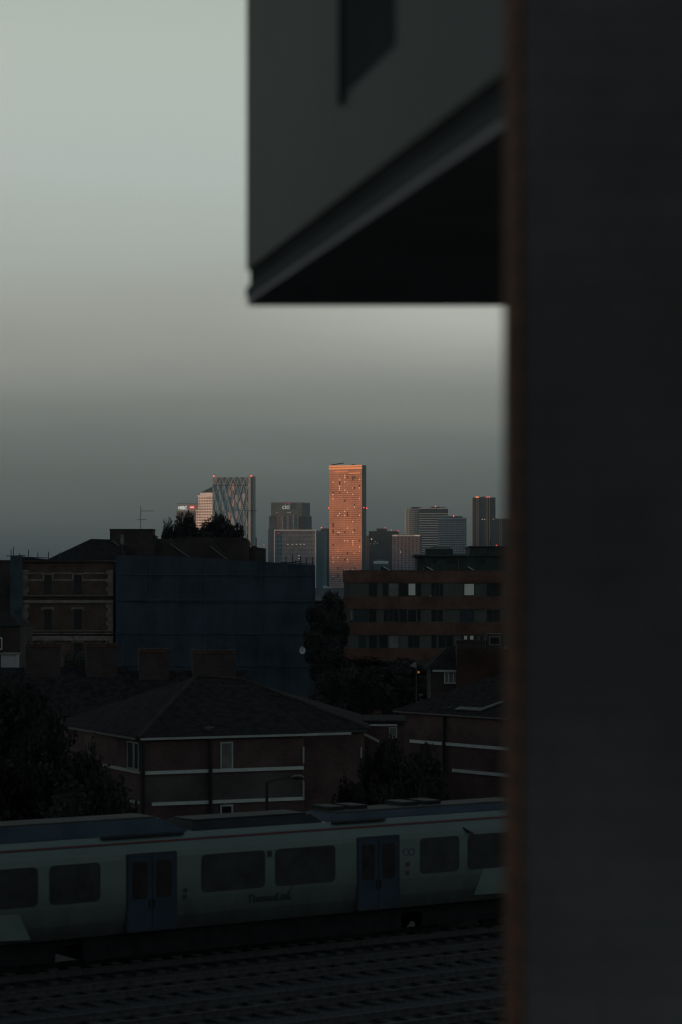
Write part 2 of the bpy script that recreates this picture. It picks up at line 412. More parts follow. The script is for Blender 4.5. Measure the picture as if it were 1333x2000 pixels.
# roof equipment fairings
def fairing(s0, s1, zt, m, me_, name='roof_fairing', slope0=.0, slope1=.0, dn=-.45):
    mb = MB(); A = [(s0, dn, 3.66), (s1, dn, 3.66), (s1-slope1, dn-.32, zt), (s0+slope0, dn-.32, zt)]
    back = [(s0, W2-dn, 3.66), (s1, W2-dn, 3.66), (s1-slope1, W2-dn+.32, zt), (s0+slope0, W2-dn+.32, zt)]
    mb.v = [FT.p(*p) for p in A+back]; mb.f = [[0, 1, 2, 3], [7, 6, 5, 4], [0, 3, 7, 4], [1, 5, 6, 2], [3, 2, 6, 7], [0, 4, 5, 1]]
    o = mb.build(name, m, train)
    MB().fbox(FT, s0+slope0+.1, s1-slope1-.1, W2-dn+.4, dn-.40, zt-.01, zt+.05).build('roof_cover', me_, o)
    return o
fairing(s_lo+.1, FT.s_(385), 4.02, M_blueroof, M_roofedge, slope1=.7)
fairing(FT.s_(392), FT.s_(648), 3.86, M_roofdk, M_roofdk, slope0=.2, slope1=.2)
fairing(FT.s_(655), s_hi-.2, 3.82, M_blueroof, M_roofedge, slope0=.5)
for px in (690, 735, 835, 880):
    s = FT.s_(px); MB().fbox(FT, s, s+.55, -2.1, -1.2, 3.86, 3.98).build('roof_vent', M_roofdk, train)
for s0, s1, cc in ((s_lo-20.5, s_lo-14, 4.02), (s_lo-8, s_lo-1, 4.02), (s_hi+1, s_hi+8, 4.0), (s_hi+13, s_hi+20, 3.85)):
    fairing(s0, s1, cc, M_blueroof, M_roofedge, slope0=.4, slope1=.4)
# underframe, bogies
for s0, s1 in ((s_lo+5.2, s_hi-5.2),):
    MB().fbox(FT, s0, s1, -2.5, -.30, .42, 1.0).build('underframe', M_under, train)
for sc in (s_lo+2.8, s_hi-2.8, s_lo-3.5, s_hi+3.5):
    bg = MB().fbox(FT, sc-1.6, sc+1.6, -.50, -.36, .45, .85).fbox(FT, sc-1.5, sc+1.5, -2.4, -.5, .5, .78).build('bogie', M_under, train)
    for ds in (-1.15, 1.15):
        for dd in (-.80, -2.15):
            c = FT.p(sc+ds, dd, .55); MB().tube(c, c+FT.n*.13, .42, n=20).build('wheel', M_under, bg)
MB().fbox(FT, s_lo, s_hi, -.42, -.38, .86, 1.0).build('skirt', M_under, train)
# small fittings seen on the side
s, z = tz(527, 1668); MB().fbox(FT, s-.07, s+.07, -.03, .012, z-.08, z+.09).build('destination_display', M_ink, train)
for px, py in ((362, 1739), (361, 1752), (797, 1688), (796, 1705)):
    s, z = tz(px, py); MB().fbox(FT, s-.06, s+.06, -.03, .01, z-.06, z+.06).build('door_control', mat('maroon', (.075, .045, .05), .6, .2, 4, .3), train)
s, z = tz(915, 1626)
cm = MB().tube(FT.p(s-.16, -.06, z+.14), FT.p(s+.02, .10, z), .035, n=8).build('side_camera', M_pipe, train)
MB().sphere(FT.p(s+.08, .11, z-.0), .065).build('lens', mat('lens', (.18, .15, .15), .3, .5), cm)
# livery shapes: pale panels at the carriage ends
for pts in (((-70, 1792), (38, 1786), (60, 1836), (-70, 1842)), ((945, 1694), (1000, 1690), (1010, 1742), (926, 1748))):
    mb = MB(); ps = [tz(*p) for p in pts]
    mb.extr([FT.p(s, .006, z) for s, z in ps], -FT.n*.03).build('livery_panel', M_swoosh, train)
# wheelchair area roundels
s, z = tz(798, 1664)
for q, rr in ((-.09, .11), (.12, .11)):
    mb = MB()
    for k in range(20):
        a0 = 2*math.pi*k/20; a1 = 2*math.pi*(k+1)/20
        mb.extr([FT.p(s+q+c*math.cos(an), .008, z+c*math.sin(an)) for an, c in ((a0, rr), (a1, rr), (a1, rr-.03), (a0, rr-.03))], -FT.n*.004)
    mb.build('roundel', mat('roundel_blue', (.07, .10, .13), .6, .2), train)

def text_mesh(name, body_, size, m, parent, org, udir, ndir, ext=.01, align='LEFT', fat=0.0, xs=1.0):
    cu = bpy.data.curves.new(name, 'FONT'); cu.body = body_; cu.size = size; cu.extrude = ext; cu.align_x = align; cu.offset = fat
    to = bpy.data.objects.new('tmp', cu); C.objects.link(to); bpy.context.view_layer.update()
    me = bpy.data.meshes.new_from_object(to.evaluated_get(bpy.context.evaluated_depsgraph_get()))
    C.objects.unlink(to); bpy.data.objects.remove(to)
    u = Vector(udir).normalized(); n_ = Vector(ndir).normalized(); zz = Vector((0, 0, 1)); off = Vector((0, 0, 0)); q = parent
    while q is not None: off = off+q.location; q = q.parent
    for v in me.vertices:
        c = v.co.copy(); v.co = Vector(org)+u*c.x*xs+zz*c.y+n_*c.z-off
    me.materials.clear(); me.materials.append(m)
    o = bpy.data.objects.new(name, me); C.objects.link(o); o.parent = parent
    return o
s, z = tz(484, 1763)
text_mesh('lettering', 'ThamesLink', .30, M_ink, train, FT.p(s, .004, z), U, FT.n, ext=.004, fat=.004)
s1, z1 = tz(562, 1738)
MB().extr([FT.p(s1+.02, .006, z1-.1), FT.p(s1+.06, .006, z1-.1), FT.p(s1+.22, .006, z1+.14), FT.p(s1+.18, .006, z1+.14)], -FT.n*.01).build('lettering_flash', M_ink, train)
# loose cable loop beside the track
pts = []
for k in range(13):
    t = k/12; p = P(866+34*t, 1806-3*math.sin(t*9)+(9*t*t if t > .6 else 0), 64.5); pts.append(Vector((p.x, p.y, .06+.25*math.sin(math.pi*t))))
tag(MB().path(pts, .012, 5).build('lineside_cable', M_metal), 'thin pale cable looping beside the track in front of the train', 'cable')

# ---------------------------------------------------------------- houses beyond the railway
def window(fr, s0, s1, z0, z1, parent, d=0., frame=M_white, glass=M_glass, t=.06, mull=0, blind=None, trans=0, deep=.10):
    """glass set back in the wall opening look: pane with a proud frame"""
    w = MB().fbox(fr, s0, s1, d+.004, d+.02, z0, z1).build('window', glass, parent)
    m = MB(); a_, b_ = d+.021, d+.06
    m.fbox(fr, s0, s1, a_, b_, z0, z0+t); m.fbox(fr, s0, s1, a_, b_, z1-t, z1)
    m.fbox(fr, s0, s0+t, a_, b_, z0+t, z1-t); m.fbox(fr, s1-t, s1, a_, b_, z0+t, z1-t)
    for k in range(mull):
        c = s0+(s1-s0)*(k+1)/(mull+1); m.fbox(fr, c-t*.4, c+t*.4, a_, b_, z0+t, z1-t)
    m.build('frame', frame, w)
    if blind: MB().fbox(fr, s0+t, s1-t, d+.0205, d+.03, z0+t+blind[1]*(z1-z0), z1-t).build('blind', blind[0], w)
    return w
def pxwin(fr, a_, b_, t_, bt, parent, **k):
    s0, s1 = fr.s_(a_), fr.s_(b_); return window(fr, s0, s1, fr.z_(a_, bt), fr.z_(a_, t_), parent, **k)

# house 1: corner block with white bands
Yh = 108.
fA = frpx(275, Yh, 593, Yh+3.2)                    # long front
fB = frpx(108, Yh+11, 275, Yh)                     # left flank, running away to the left
ez = fA.z_(275, 1441)
h1 = thing('brick_house', (X(430, Yh), Yh+5, G), 'dark red brick house with white bands and hipped roof, behind the middle of the train', 'house')
cA0 = fA.p(0, 0, 0); cA1 = fA.p(fA.s_(593), 0, 0); cL = fB.p(0, 0, 0)
wing0 = Vector((X(594, Yh+5), Yh+5, 0)); wing1 = Vector((X(712, Yh+6.5), Yh+6.5, 0))
bk1 = Vector((wing1.x, Yh+17, 0)); bk0 = Vector((cL.x+.5, Yh+19, 0))
MB().prism([cA0.xy, cA1.xy, (cA1.x, wing0.y), wing1.xy, bk1.xy, bk0.xy, cL.xy], G, ez).build('wall', M_brick_red, h1)
# render panel between the bands
sE = fA.s_(593)
MB().fbox(fA, .04, sE-.04, .0, .012, fA.z_(430, 1563), fA.z_(430, 1513)).build('render_panel', brick('render_grey', (.105, .095, .095), (.09, .082, .083), (.085, .08, .08)), h1)
for (pa, pb, yt, yb_) in ((283, 592, 1507, 1512), (296, 592, 1568, 1573)):
    MB().fbox(fA, fA.s_(pa), fA.s_(pb), .013, .10, fA.z_(pa, yb_+1), fA.z_(pa, yt-.5)).build('white_band', M_whitebr, h1)
for yt in (1506, 1565):
    z_ = fA.z_(275, yt)
    MB().fbox(fB, fB.s_(205), fB.s_(275)-.02, .0, .09, z_-.13, z_).build('white_band', M_white, h1)
MB().fbox(fA, -.1, sE+2.3, .15, .27, ez-.10, ez+.0).build('gutter', M_white, h1)
MB().fbox(fB, 0, fB.s_(275), .15, .25, ez-.10, ez).build('gutter', M_metal, h1)
# hipped roof
apex = P(380, 1322, Yh+8); apex2 = P(470, 1326, Yh+9.5)
ov = .25
e0 = fA.p(-.25, ov, ez+.02); e1 = fA.p(sE+.1, ov, ez+.02); e1b = Vector((e1.x, wing0.y-.2, ez+.02)); e2 = Vector((wing1.x+.3, wing1.y-.2, ez+.02)); e3 = Vector((bk1.x+.3, bk1.y+.2, ez+.02)); e4 = Vector((bk0.x, bk0.y+.2, ez+.02)); e5 = Vector((cL.x-.25, cL.y, ez+.02))
m = MB(); m.v = [e0, e1, e2, e3, e4, e5, apex, apex2, e1b]
m.f = [[0, 1, 7, 6], [1, 8, 7], [8, 2, 7], [2, 3, 7], [3, 4, 6, 7], [4, 5, 6], [5, 0, 6], [0, 5, 4, 3, 2, 8, 1]]
rf = m.build('roof', M_tile, h1, recalc=True)
MB().tube(e0, apex, .09, .09).tube(apex, apex2, .09, .09).tube(apex2, e2, .09, .09).build('ridge_tiles', M_brick_dark, rf)
mb = MB(); c = P(402, 1423, Yh+1.7); mb.extr([c+Vector(p) for p in ((-.05, 0, 0), (.16, 0, .1), (.14, 0, .02), (.36, 0, .06), (.28, 0, -.07), (.08, 0, -.09))], (0, .1, .02)); mb.build('lead_flashing', M_metal, rf)
pxwin(fA, 430, 455, 1449, 1504, h1, blind=(M_curtain, .0), t=.075, frame=M_white)
pxwin(fA, 430, 455, 1572, 1626, h1, t=.075, frame=M_white)
pxwin(fB, 251, 263, 1447, 1500, h1, t=.05, frame=M_white)
pxwin(fB, 264, 273, 1449, 1503, h1, t=.05, frame=M_white)
for px in (278, 409.5): MB().tube(fA.p(fA.s_(px), .16, G), fA.p(fA.s_(px), .16, ez), .085, n=8).build('drainpipe', M_pipe, h1)
for a_, b_ in ((1459, 1491), (1525, 1562)):
    MB().fbox(fA, sE-.06, sE-.01, .0, .14, fA.z_(593, b_), fA.z_(593, a_)).build('corner_trim', M_white, h1)
fW = Fr(wing0.x, wing0.y, wing1.x, wing1.y)
MB().fbox(fW, 0, fW.s_(712), .2, .30, ez-.12, ez).build('gutter', M_darkmetal, h1)
MB().fbox(fW, fW.s_(704), fW.s_(706), .0, .06, fW.z_(705, 1487), fW.z_(705, 1459)).build('corner_trim', M_white, h1)

# house 2: on the right, long front coming towards us
f2 = frpx(780, 130.6, 1110, 120)
h2 = thing('brick_house', (X(900, 128), 128, G), 'dark brick house with white bands and a skylight, beyond the right end of the train', 'house')
ez2 = f2.z_(972, 1402); s2e = f2.s_(1110)
bb = f2.p(s2e, -9, 0); ba = f2.p(0, -9, 0)
MB().prism([f2.p(0, 0, 0).xy, f2.p(s2e, 0, 0).xy, bb.xy, ba.xy], G, ez2).build('wall', M_brick_red, h2)
def cutband(fr, pa, pb, yt, yb_, m_, root_, ref):
    MB().fbox(fr, fr.s_(pa), fr.s_(pb), .0, .10, fr.z_(ref, yb_), fr.z_(ref, yt)).build('white_band', m_, root_)
cutband(f2, 803, 868, 1458, 1464, M_whitebr, h2, 972); cutband(f2, 873, 1100, 1458, 1464, M_whitebr, h2, 972)
cutband(f2, 824, 866, 1509.5, 1515.5, M_white, h2, 972); cutband(f2, 886, 1100, 1509.5, 1515.5, M_whitebr, h2, 972)
MB().fbox(f2, -.2, s2e, .2, .28, ez2-.05, ez2+.03).build('gutter', M_metal, h2)
MB().tube(f2.p(f2.s_(871), .14, G), f2.p(f2.s_(871), .14, ez2), .09, n=8).build('drainpipe', M_pipe, h2)
MB().fbox(f2, f2.s_(846), f2.s_(848), .0, .08, f2.z_(847, 1556), f2.z_(847, 1517)).build('corner_trim', M_metal, h2)
zr = Z(1296, 134)
r0 = f2.p(5.0, -4.5, zr); r1 = f2.p(s2e, -4.5, zr)
E = [f2.p(-.3, .3, ez2+.035), f2.p(s2e, .3, ez2+.035), f2.p(s2e, -9.3, ez2+.035), f2.p(-.3, -9.3, ez2+.035)]
m = MB(); m.v = E+[r0, r1]; m.f = [[0, 1, 5, 4], [1, 2, 5], [2, 3, 4, 5], [3, 0, 4], [0, 3, 2, 1]]
rf2 = m.build('roof', M_tile, h2)
def on_roof(s, t):                               # t 0..1 up the front slope
    a1 = f2.p(s, .3, ez2+.035); b1 = f2.p(s, -4.5, zr); return a1+(b1-a1)*t
nrm = (on_roof(9, 0)-on_roof(9, 1)).cross(on_roof(10, 0)-on_roof(9, 0)).normalized(); nrm = nrm if nrm.z > 0 else -nrm
sA, sB = f2.s_(888), f2.s_(944)
m = MB()
for q in (((sA, .08), (sB-.3, .08), (sB-.2, .13), (sA+.15, .13)), ((sB-.3, .08), (sB+.5, .26), (sB+.36, .29), (sB-.45, .12))):
    m.extr([on_roof(*p)+nrm*.05 for p in q], nrm*.06)
m.build('skylight', M_curtain, rf2)
MB().extr([on_roof(f2.s_(864)+.0, .07)+nrm*.05, on_roof(f2.s_(875), .09)+nrm*.05, on_roof(f2.s_(879), .12)+nrm*.05, on_roof(f2.s_(868), .09)+nrm*.05], nrm*.05).build('lead_flashing', M_darkmetal, rf2)
# house 2 low wing with the white verge
h4 = thing('house_extension', (X(745, 119), 119, G), 'low brick extension with a white roof edge and small window beside the right-hand banded house', 'house')
f4 = frpx(700, 119, 790, 119)
zt = f4.z_(700, 1415)
MB().fbox(f4, 0, f4.s_(790), -5, 0, G, zt).build('wall', M_brick_red, h4)
MB().fbox(f4, 0.1, f4.s_(776), .0, .12, zt-.07, zt+.03).build('fascia', M_whitebr, h4)
MB().fbox(f4, -.2, f4.s_(790)+.1, -5.2, .15, zt+.031, zt+.2).build('roof', M_tile, h4)
pxwin(f4, 760, 776, 1420, 1442, h4, t=.05, frame=M_white, glass=M_curtain)
m = MB(); pa = P(711, 1431, 117.8); pb = P(741, 1446, 117.8)
m.extr([pa, pb, pb-Vector((0, 0, .12)), pa-Vector((0, 0, .12))], (0, .15, 0)).build('bargeboard', M_white, h4)

# house 3, behind: gable, white window, big chimney
f3 = frpx(832, 190, 1100, 190)
h3 = thing('gabled_house', (X(920, 190), 194, G), 'dark gabled house with a white window and broad chimney in front of the flats', 'house')
z3 = f3.z_(832, 1306); sr = f3.s_(893)
MB().fbox(f3, .4, sr, -8, 0, G, z3).build('wall', M_brick_dark, h3)
m = MB(); m.v = [f3.p(0, .3, f3.z_(832, 1306)), f3.p(sr, .3, f3.z_(832, 1306)), f3.p(sr, -2.0, f3.z_(832, 1262)), f3.p(sr-.6, -2.0, f3.z_(832, 1264)), f3.p(0, -8, z3), f3.p(sr, -8, z3)]
m.f = [[0, 1, 2, 3], [0, 3, 4], [3, 2, 5, 4], [1, 5, 2], [0, 4, 5, 1]]; m.build('roof', M_slate, h3)
MB().fbox(f3, f3.s_(845), sr, .31, .40, f3.z_(832, 1312), f3.z_(832, 1308)).build('fascia', M_white, h3)
w3 = pxwin(f3, 868, 895, 1312, 1335, h3, t=.07, frame=M_whitebr, glass=M_curtain, mull=2)
f3b = frpx(893, 188.5, 1110, 188.5)
MB().fbox(f3b, 0, f3b.s_(1110), -9, 0, G, f3b.z_(893, 1268)).build('wall', brick('brick_maroon', (.055, .026, .021), (.042, .02, .017), (.04, .03, .027)), h3)
ch = MB().fbox(f3b, 0.02, f3b.s_(948), -1.6, -.05, f3b.z_(893, 1268), f3b.z_(893, 1255)).fbox(f3b, -.08, f3b.s_(950), -1.7, .03, f3b.z_(893, 1255)+.003, f3b.z_(893, 1250)).build('chimney', M_brick_dark, h3)
for k in range(4):
    c = f3b.p(.45+.5*k, -.8, f3b.z_(893, 1250)); MB().tube(c, c+Vector((0, 0, .35)), .13, .11, 8).build('chimney_pot', M_brick_dark, ch)
pxwin(f3b, 956, 978, 1243, 1260, h3, t=.07, frame=M_curtain, glass=M_glass).name = 'dormer_window'
MB().fbox(f3b, f3b.s_(952), f3b.s_(984), -2, 0, f3b.z_(893, 1268)+.003, f3b.z_(893, 1238)).build('dormer', M_brick_dark, h3)

# terrace row with fat chimney stacks, in front of the scaffold
Yt = 168.
ft = frpx(-40, Yt, 560, Yt+4)
spans = [(-40, 140, (55, 125), 1256, 'terrace house under the victorian wall, left end of the chimney row'),
         (140, 262, (176, 238), 1256, 'terrace house with the second broad chimney from the left'),
         (262, 365, (281, 341), 1267, 'terrace house with the chimney in front of the blue netting, third from left'),
         (365, 500, (388, 474), 1270, 'terrace house with the widest chimney, right end of the row before the netting')]
for a_, b_, (c0, c1), ct, lb in spans:
    s0, s1 = ft.s_(a_), ft.s_(b_); hh = thing('terrace_house', ft.p((s0+s1)/2, -4, G), lb, 'house', 'terrace houses with chimney stacks')
    ze = Z(1400, Yt); zr = Z(1312 if c0 > 200 else 1304, Yt+4)
    MB().fbox(ft, s0+.002, s1-.002, -8, 0, G, ze).build('wall', M_brick_dark, hh)
    m = MB(); m.v = [ft.p(s0, .3, ze+.004), ft.p(s1, .3, ze+.004), ft.p(s1, -4, zr), ft.p(s0, -4, zr), ft.p(s0, -8.3, ze+.004), ft.p(s1, -8.3, ze+.004)]
    m.f = [[0, 1, 2, 3], [3, 2, 5, 4], [0, 3, 4], [1, 5, 2], [0, 4, 5, 1]]; rr = m.build('roof', M_slate, hh)
    q0, q1 = ft.s_(c0), ft.s_(c1); zc = Z(ct, Yt+3)
    cm_ = MB().fbox(ft, q0, q1, -4.0, -3.1, zr-1.2, zc-.32).build('chimney', M_brick_dark, rr)
    MB().fbox(ft, q0-.06, q1+.06, -4.06, -3.04, zc-.318, zc-.18).build('corbel', mat('corbel', (.085, .05, .04), .9, .1), hh)
    MB().fbox(ft, q0, q1, -4.0, -3.1, zc-.178, zc-.06).build('chimney_cap', M_brick_dark, hh)
    nn = int((q1-q0)/.45)
    for k in range(nn):
        c = ft.p(q0+.25+k*.45, -3.55, zc-.06); MB().tube(c, c+Vector((0, 0, random.uniform(.1, .28))), .11, .09, 8).build('chimney_pot', M_brick_dark, hh)
    window(ft, s0+1.0, s0+2.0, ze-2, ze-.5, hh, frame=M_metal)

# ---------------------------------------------------------------- victorian building, scaffold and netting
Yv = 268.
fv = frpx(0, Yv, 1000, Yv)
SV = fv.s_; ZV = lambda py: Z(py, Yv)
vb = thing('victorian_building', (X(130, Yv), Yv+6, G), 'tall brown brick building with pale stone corners and cornices, left of the blue netting', 'building')
VR = lambda m, a_, b_, t_, bt, d0, d1: m.fbox(fv, SV(a_), SV(b_), d0, d1, ZV(bt), ZV(t_))
VR(MB(), 44, 222, 1097, 1420, -12, 0).build('wall', M_brick_vic, vb)
VR(MB(), 42, 224, 1094, 1098, .02, .40).build('parapet', M_brick_dark, vb)
m = MB()
VR(m, 56, 85, 1118, 1121, .0, .08); VR(m, 104, 141, 1118, 1121, .0, .08); VR(m, 164, 213, 1118, 1121, .0, .08)
VR(m, 56, 84, 1131, 1135, .0, .08); VR(m, 105, 141, 1131, 1135, .0, .08); VR(m, 162, 213, 1131, 1135, .0, .08)
m.build('stone_band', M_stone, vb)
for t_, bt, nm in ((1163, 1164.5, 'cornice'), (1172, 1178, 'cornice'), (1231.5, 1233, 'cornice'), (1236, 1238, 'cornice'), (1242, 1251, 'cornice')):
    VR(MB(), 43, 222, t_, bt, .0, .28 if bt-t_ > 3 else .40).build(nm, M_stone, vb)
for t_, bt in ((1164.8, 1171.8), (1233.2, 1235.8), (1238.3, 1241.8)):
    VR(MB(), 44, 221.5, t_, bt, .0, .12).build('cornice_frieze', M_brick_dark, vb)
for side in (0, 1):
    for t_, bt in ((1113, 1163), (1179, 1231), (1251.3, 1269)):
        m = MB(); y = t_; k = 0
        while y < bt-.5:
            y2 = min(bt, y+8.5); w_ = 13 if k % 2 == 0 else 9.5
            if side == 0: VR(m, 44.5, 44.5+w_, y, y2, .0, .10)
            else: VR(m, 221-w_, 221, y, y2, .0, .10)
            y = y2+.02; k += 1
        m.build('quoin', M_stone, vb)
def arch(a_, b_, t_, bt, thick):
    m = MB(); c = (a_+b_)/2
    VR(m, a_, b_, t_, t_+thick, .0, .11); VR(m, a_, a_+3, t_+thick+.02, bt, .0, .11); VR(m, b_-3, b_, t_+thick+.02, bt, .0, .11)
    return m.build('window_head', M_stone, vb)
arch(84, 105, 1119, 1134, 3); arch(141.5, 163.5, 1119, 1134, 3)
arch(81, 106, 1186, 1192, 3.4); arch(140, 165, 1186, 1192, 3.4)
arch(81, 106, 1251.5, 1256, 2.5); arch(140, 165, 1251.5, 1256, 2.5)
for a_, b_ in ((87, 102), (145, 160)):
    for t_, bt in ((1123, 1160), (1190, 1230), (1256, 1300)):
        window(fv, SV(a_), SV(b_), ZV(bt), ZV(t_), vb, d=.0, frame=M_brick_dark, t=.06, mull=0)
m = MB(); yb2 = Yv+7
A_ = [P(88, 1097, Yv-.4), P(246, 1096, Yv-.4), P(246, 1060, yb2), P(217, 1053.5, yb2), P(178, 1052.5, yb2), P(88, 1094.5, Yv+13)*1, P(246, 1096, Yv+13)]
m.v = A_; m.f = [[0, 1, 2, 3, 4], [0, 4, 5], [4, 3, 2, 6, 5], [1, 6, 2], [0, 5, 6, 1]]
rv = m.build('roof', M_slate, vb)
fvc = frpx(215, Yv+6, 299, Yv+6)
cz = lambda py: Z(py, Yv+6)
chv = MB().fbox(fvc, 0, fvc.s_(299), -3.6, 0, cz(1085), cz(1035)).fbox(fvc, -.06, fvc.s_(300), -3.66, .06, cz(1035)+.003, cz(1033)).build('chimney_block', M_brick_dark, vb)
MB().fbox(fvc, fvc.s_(299)+.003, fvc.s_(304), -3.5, -.2, cz(1085), cz(1046)).build('chimney_block', M_brick_dark, vb)
MB().fbox(fvc, fvc.s_(236), fvc.s_(242), .0, .10, cz(1078), cz(1044)).build('flue', M_curtain, vb)
m = MB(); pa, pb = P(220, 1054.5, Yv+5.6), P(240, 1070, Yv+5.0)
m.extr([pa, pb, pb-Vector((0, 0, .16)), pa-Vector((0, 0, .16))], (0, .3, 0)).build('coping', M_metal, vb)

# building under the netting, party walls and copings showing above
nb_ = thing('scaffolded_building', (X(420, Yv+6), Yv+8, G), 'dark brick building hidden behind blue scaffold netting, its gables showing above', 'building')
VR(MB(), 228, 612, 1112, 1420, -14, -1.6).build('wall', M_brick_dark, nb_)
def back_mass(a_, b_, t_, Y0, dep, lbl, mt):
    f_ = frpx(a_, Y0, b_, Y0); return MB().fbox(f_, 0, f_.s_(b_), -dep, 0, Z(1120, Y0), Z(t_, Y0)).build(lbl, mt, nb_)
def slab(pts, Y0, dep, nm, mt): return MB().extr([P(x, y, Y0) for x, y in pts], (0, dep, 0)).build(nm, mt, nb_)
slab(((242, 1125), (242, 1064), (300, 1052), (333, 1052), (372, 1090), (372, 1125)), Yv+7.5, 5, 'gable', M_brick_dark)
slab(((334, 1125), (334, 1052), (374, 1048), (410, 1050), (446, 1092), (446, 1125)), Yv+9, 5, 'gable', M_brick_dark)
slab(((412, 1125), (412, 1050), (478, 1050), (484, 1053), (487, 1060), (486, 1068), (486, 1125)), Yv+11, 5, 'gable', M_brick_dark)
slab(((480, 1125), (480, 1069), (492, 1069), (492, 1066), (500, 1066), (500, 1068.5), (518, 1071), (519, 1125)), Yv+12, 4, 'chimney', M_brick_dark)
for (x0, y0, x1, y1, Y0) in ((333, 1061, 370, 1087, Yv+6.9), (411, 1065.5, 443, 1090.5, Yv+8.4)):
    pa, pb = P(x0, y0, Y0), P(x1, y1, Y0); MB().extr([pa, pb, pb-Vector((0, 0, .15)), pa-Vector((0, 0, .15))], (0, .4, 0)).build('coping', M_metal, nb_)

sc_ = thing('scaffolding', (X(420, Yv-1), Yv-1, G), 'scaffold wrapped in dark blue debris netting, centre left of the photo', 'scaffold')
def net(top, bottom, Y0, nu, name, mt, parent, seed=1):
    """sagging net sheet between scaffold lifts, with a little thickness"""
    rd = random.Random(seed); m = MB(); cols = []
    xs = [top[0][0]+(top[-1][0]-top[0][0])*k/nu for k in range(nu+1)]
    def ty(x):
        for (x0, y0), (x1, y1) in zip(top, top[1:]):
            if x0 <= x <= x1+1e-6: return y0+(y1-y0)*(x-x0)/(x1-x0)
        return top[-1][1]
    nv = 40
    for k, x in enumerate(xs):
        for j in range(nv+1):
            y = ty(x)+(bottom-ty(x))*j/nv
            bulge = .05*math.sin(k*1.37+seed)**2*(.6+.4*math.sin(j*.9+k*.3))+.03*abs(math.sin(j*math.pi/5.5+.2*math.sin(k*.5)))+rd.uniform(-.04, .04)
            m.v.append(P(x, y, Y0)+Vector((0, -bulge+.25, 0)))
    for k in range(nu):
        for j in range(nv):
            i = k*(nv+1)+j; m.f.append([i, i+1, i+nv+2, i+nv+1])
    return m.build(name, mt, parent, smooth=True)
net(((226, 1084), (330, 1086), (430, 1092), (560, 1100), (616, 1104)), 1372, Yv-1.3, 52, 'netting', M_net, sc_)
m = MB()
fN = frpx(226, Yv-1.45, 616, Yv-1.45)
for py in (1122, 1171, 1173.5, 1237, 1300):
    MB().tube(fN.p(0, .02, fN.z_(226, py)), fN.p(fN.s_(616), .02, fN.z_(226, py+2)), .05, n=6).build('ledger', M_net2, sc_)
for k, px in enumerate((240, 294, 348, 402, 456, 510, 562, 612)):
    MB().tube(fN.p(fN.s_(px), .0, G), fN.p(fN.s_(px), .0, fN.z_(px, 1091+k*1.6)), .045, n=6).build('standard', M_net2 if k < 6 else M_darkmetal, sc_)
for px, top in ((559, 1085), (572, 1083), (587, 1086), (599, 1089), (611, 1087), (578, 1094)):
    MB().tube(P(px, 1106, Yv-.6), P(px, top, Yv-.6), .055, n=6).build('pole', M_darkmetal, sc_)
for (x0, y0, x1, y1) in ((548, 1098, 612, 1102), (540, 1102, 590, 1096)):
    MB().tube(P(x0, y0, Yv-.6), P(x1, y1, Yv-.6), .045, n=6).build('guard_rail', M_darkmetal, sc_)
for k in range(9): # faint lift poles above the net on the left
    px = 240+k*20
    if k % 3 == 0: MB().tube(P(px, 1090, Yv-1), P(px, 1058+k, Yv-1), .03, n=5).build('pole', M_darkmetal, sc_)
s2_ = thing('scaffolding', (X(30, Yv-1), Yv-1, G), 'narrow strip of blue netted scaffold with bare poles, left of the victorian building', 'scaffold')
net(((20, 1085), (44, 1085.5)), 1290, Yv-1.0, 6, 'netting', M_net2, s2_, 4)
net(((44, 1087), (96, 1093)), 1094.5, Yv+2.0, 8, 'netting', M_net, s2_, 5)
for px, top in ((22, 1074), (26.5, 1068), (39, 1080), (56, 1074), (74.5, 1079), (95, 1078), (117, 1079)):
    MB().tube(P(px, 1100, Yv+.6), P(px, top, Yv+.6), .05, n=6).build('pole', M_darkmetal, s2_)
for (x0, y0, x1, y1) in ((12, 1086, 50, 1085), (44, 1088, 96, 1090)):
    MB().tube(P(x0, y0, Yv-.2), P(x1, y1, Yv-.2), .05, n=6).build('guard_rail', M_darkmetal, s2_)
# satellite dish on the netting's right end
dd = thing('satellite_dish', P(591, 1270, Yv-3), 'round pale satellite dish in front of the blue netting', 'satellite dish')
m = MB(); c = P(591, 1270, Yv-3.0); rings = 5; nseg = 16
m.v.append(c+Vector((0, .12, 0)))
for j in range(1, rings+1):
    rr = .38*j/rings
    for k in range(nseg):
        an = 2*math.pi*k/nseg; m.v.append(c+Vector((rr*math.cos(an)*.85, .12*(1-(j/rings)**2), rr*math.sin(an)*1.1)))
for k in range(nseg): m.f.append([0, 1+k, 1+(k+1) % nseg])
for j in range(rings-1):
    for k in range(nseg): m.f.append([1+j*nseg+k, 1+j*nseg+(k+1) % nseg, 1+(j+1)*nseg+(k+1) % nseg, 1+(j+1)*nseg+k])
m.build('reflector', M_whitebr, dd, smooth=True, recalc=False)
MB().tube(c+Vector((0, .12, -.3)), c+Vector((.05, -.35, 0)), .015).build('feed_arm', M_metal, dd)
MB().tube(c+Vector((0, .13, 0)), c+Vector((0, 1.6, -.2)), .03).build('bracket', M_metal, dd)

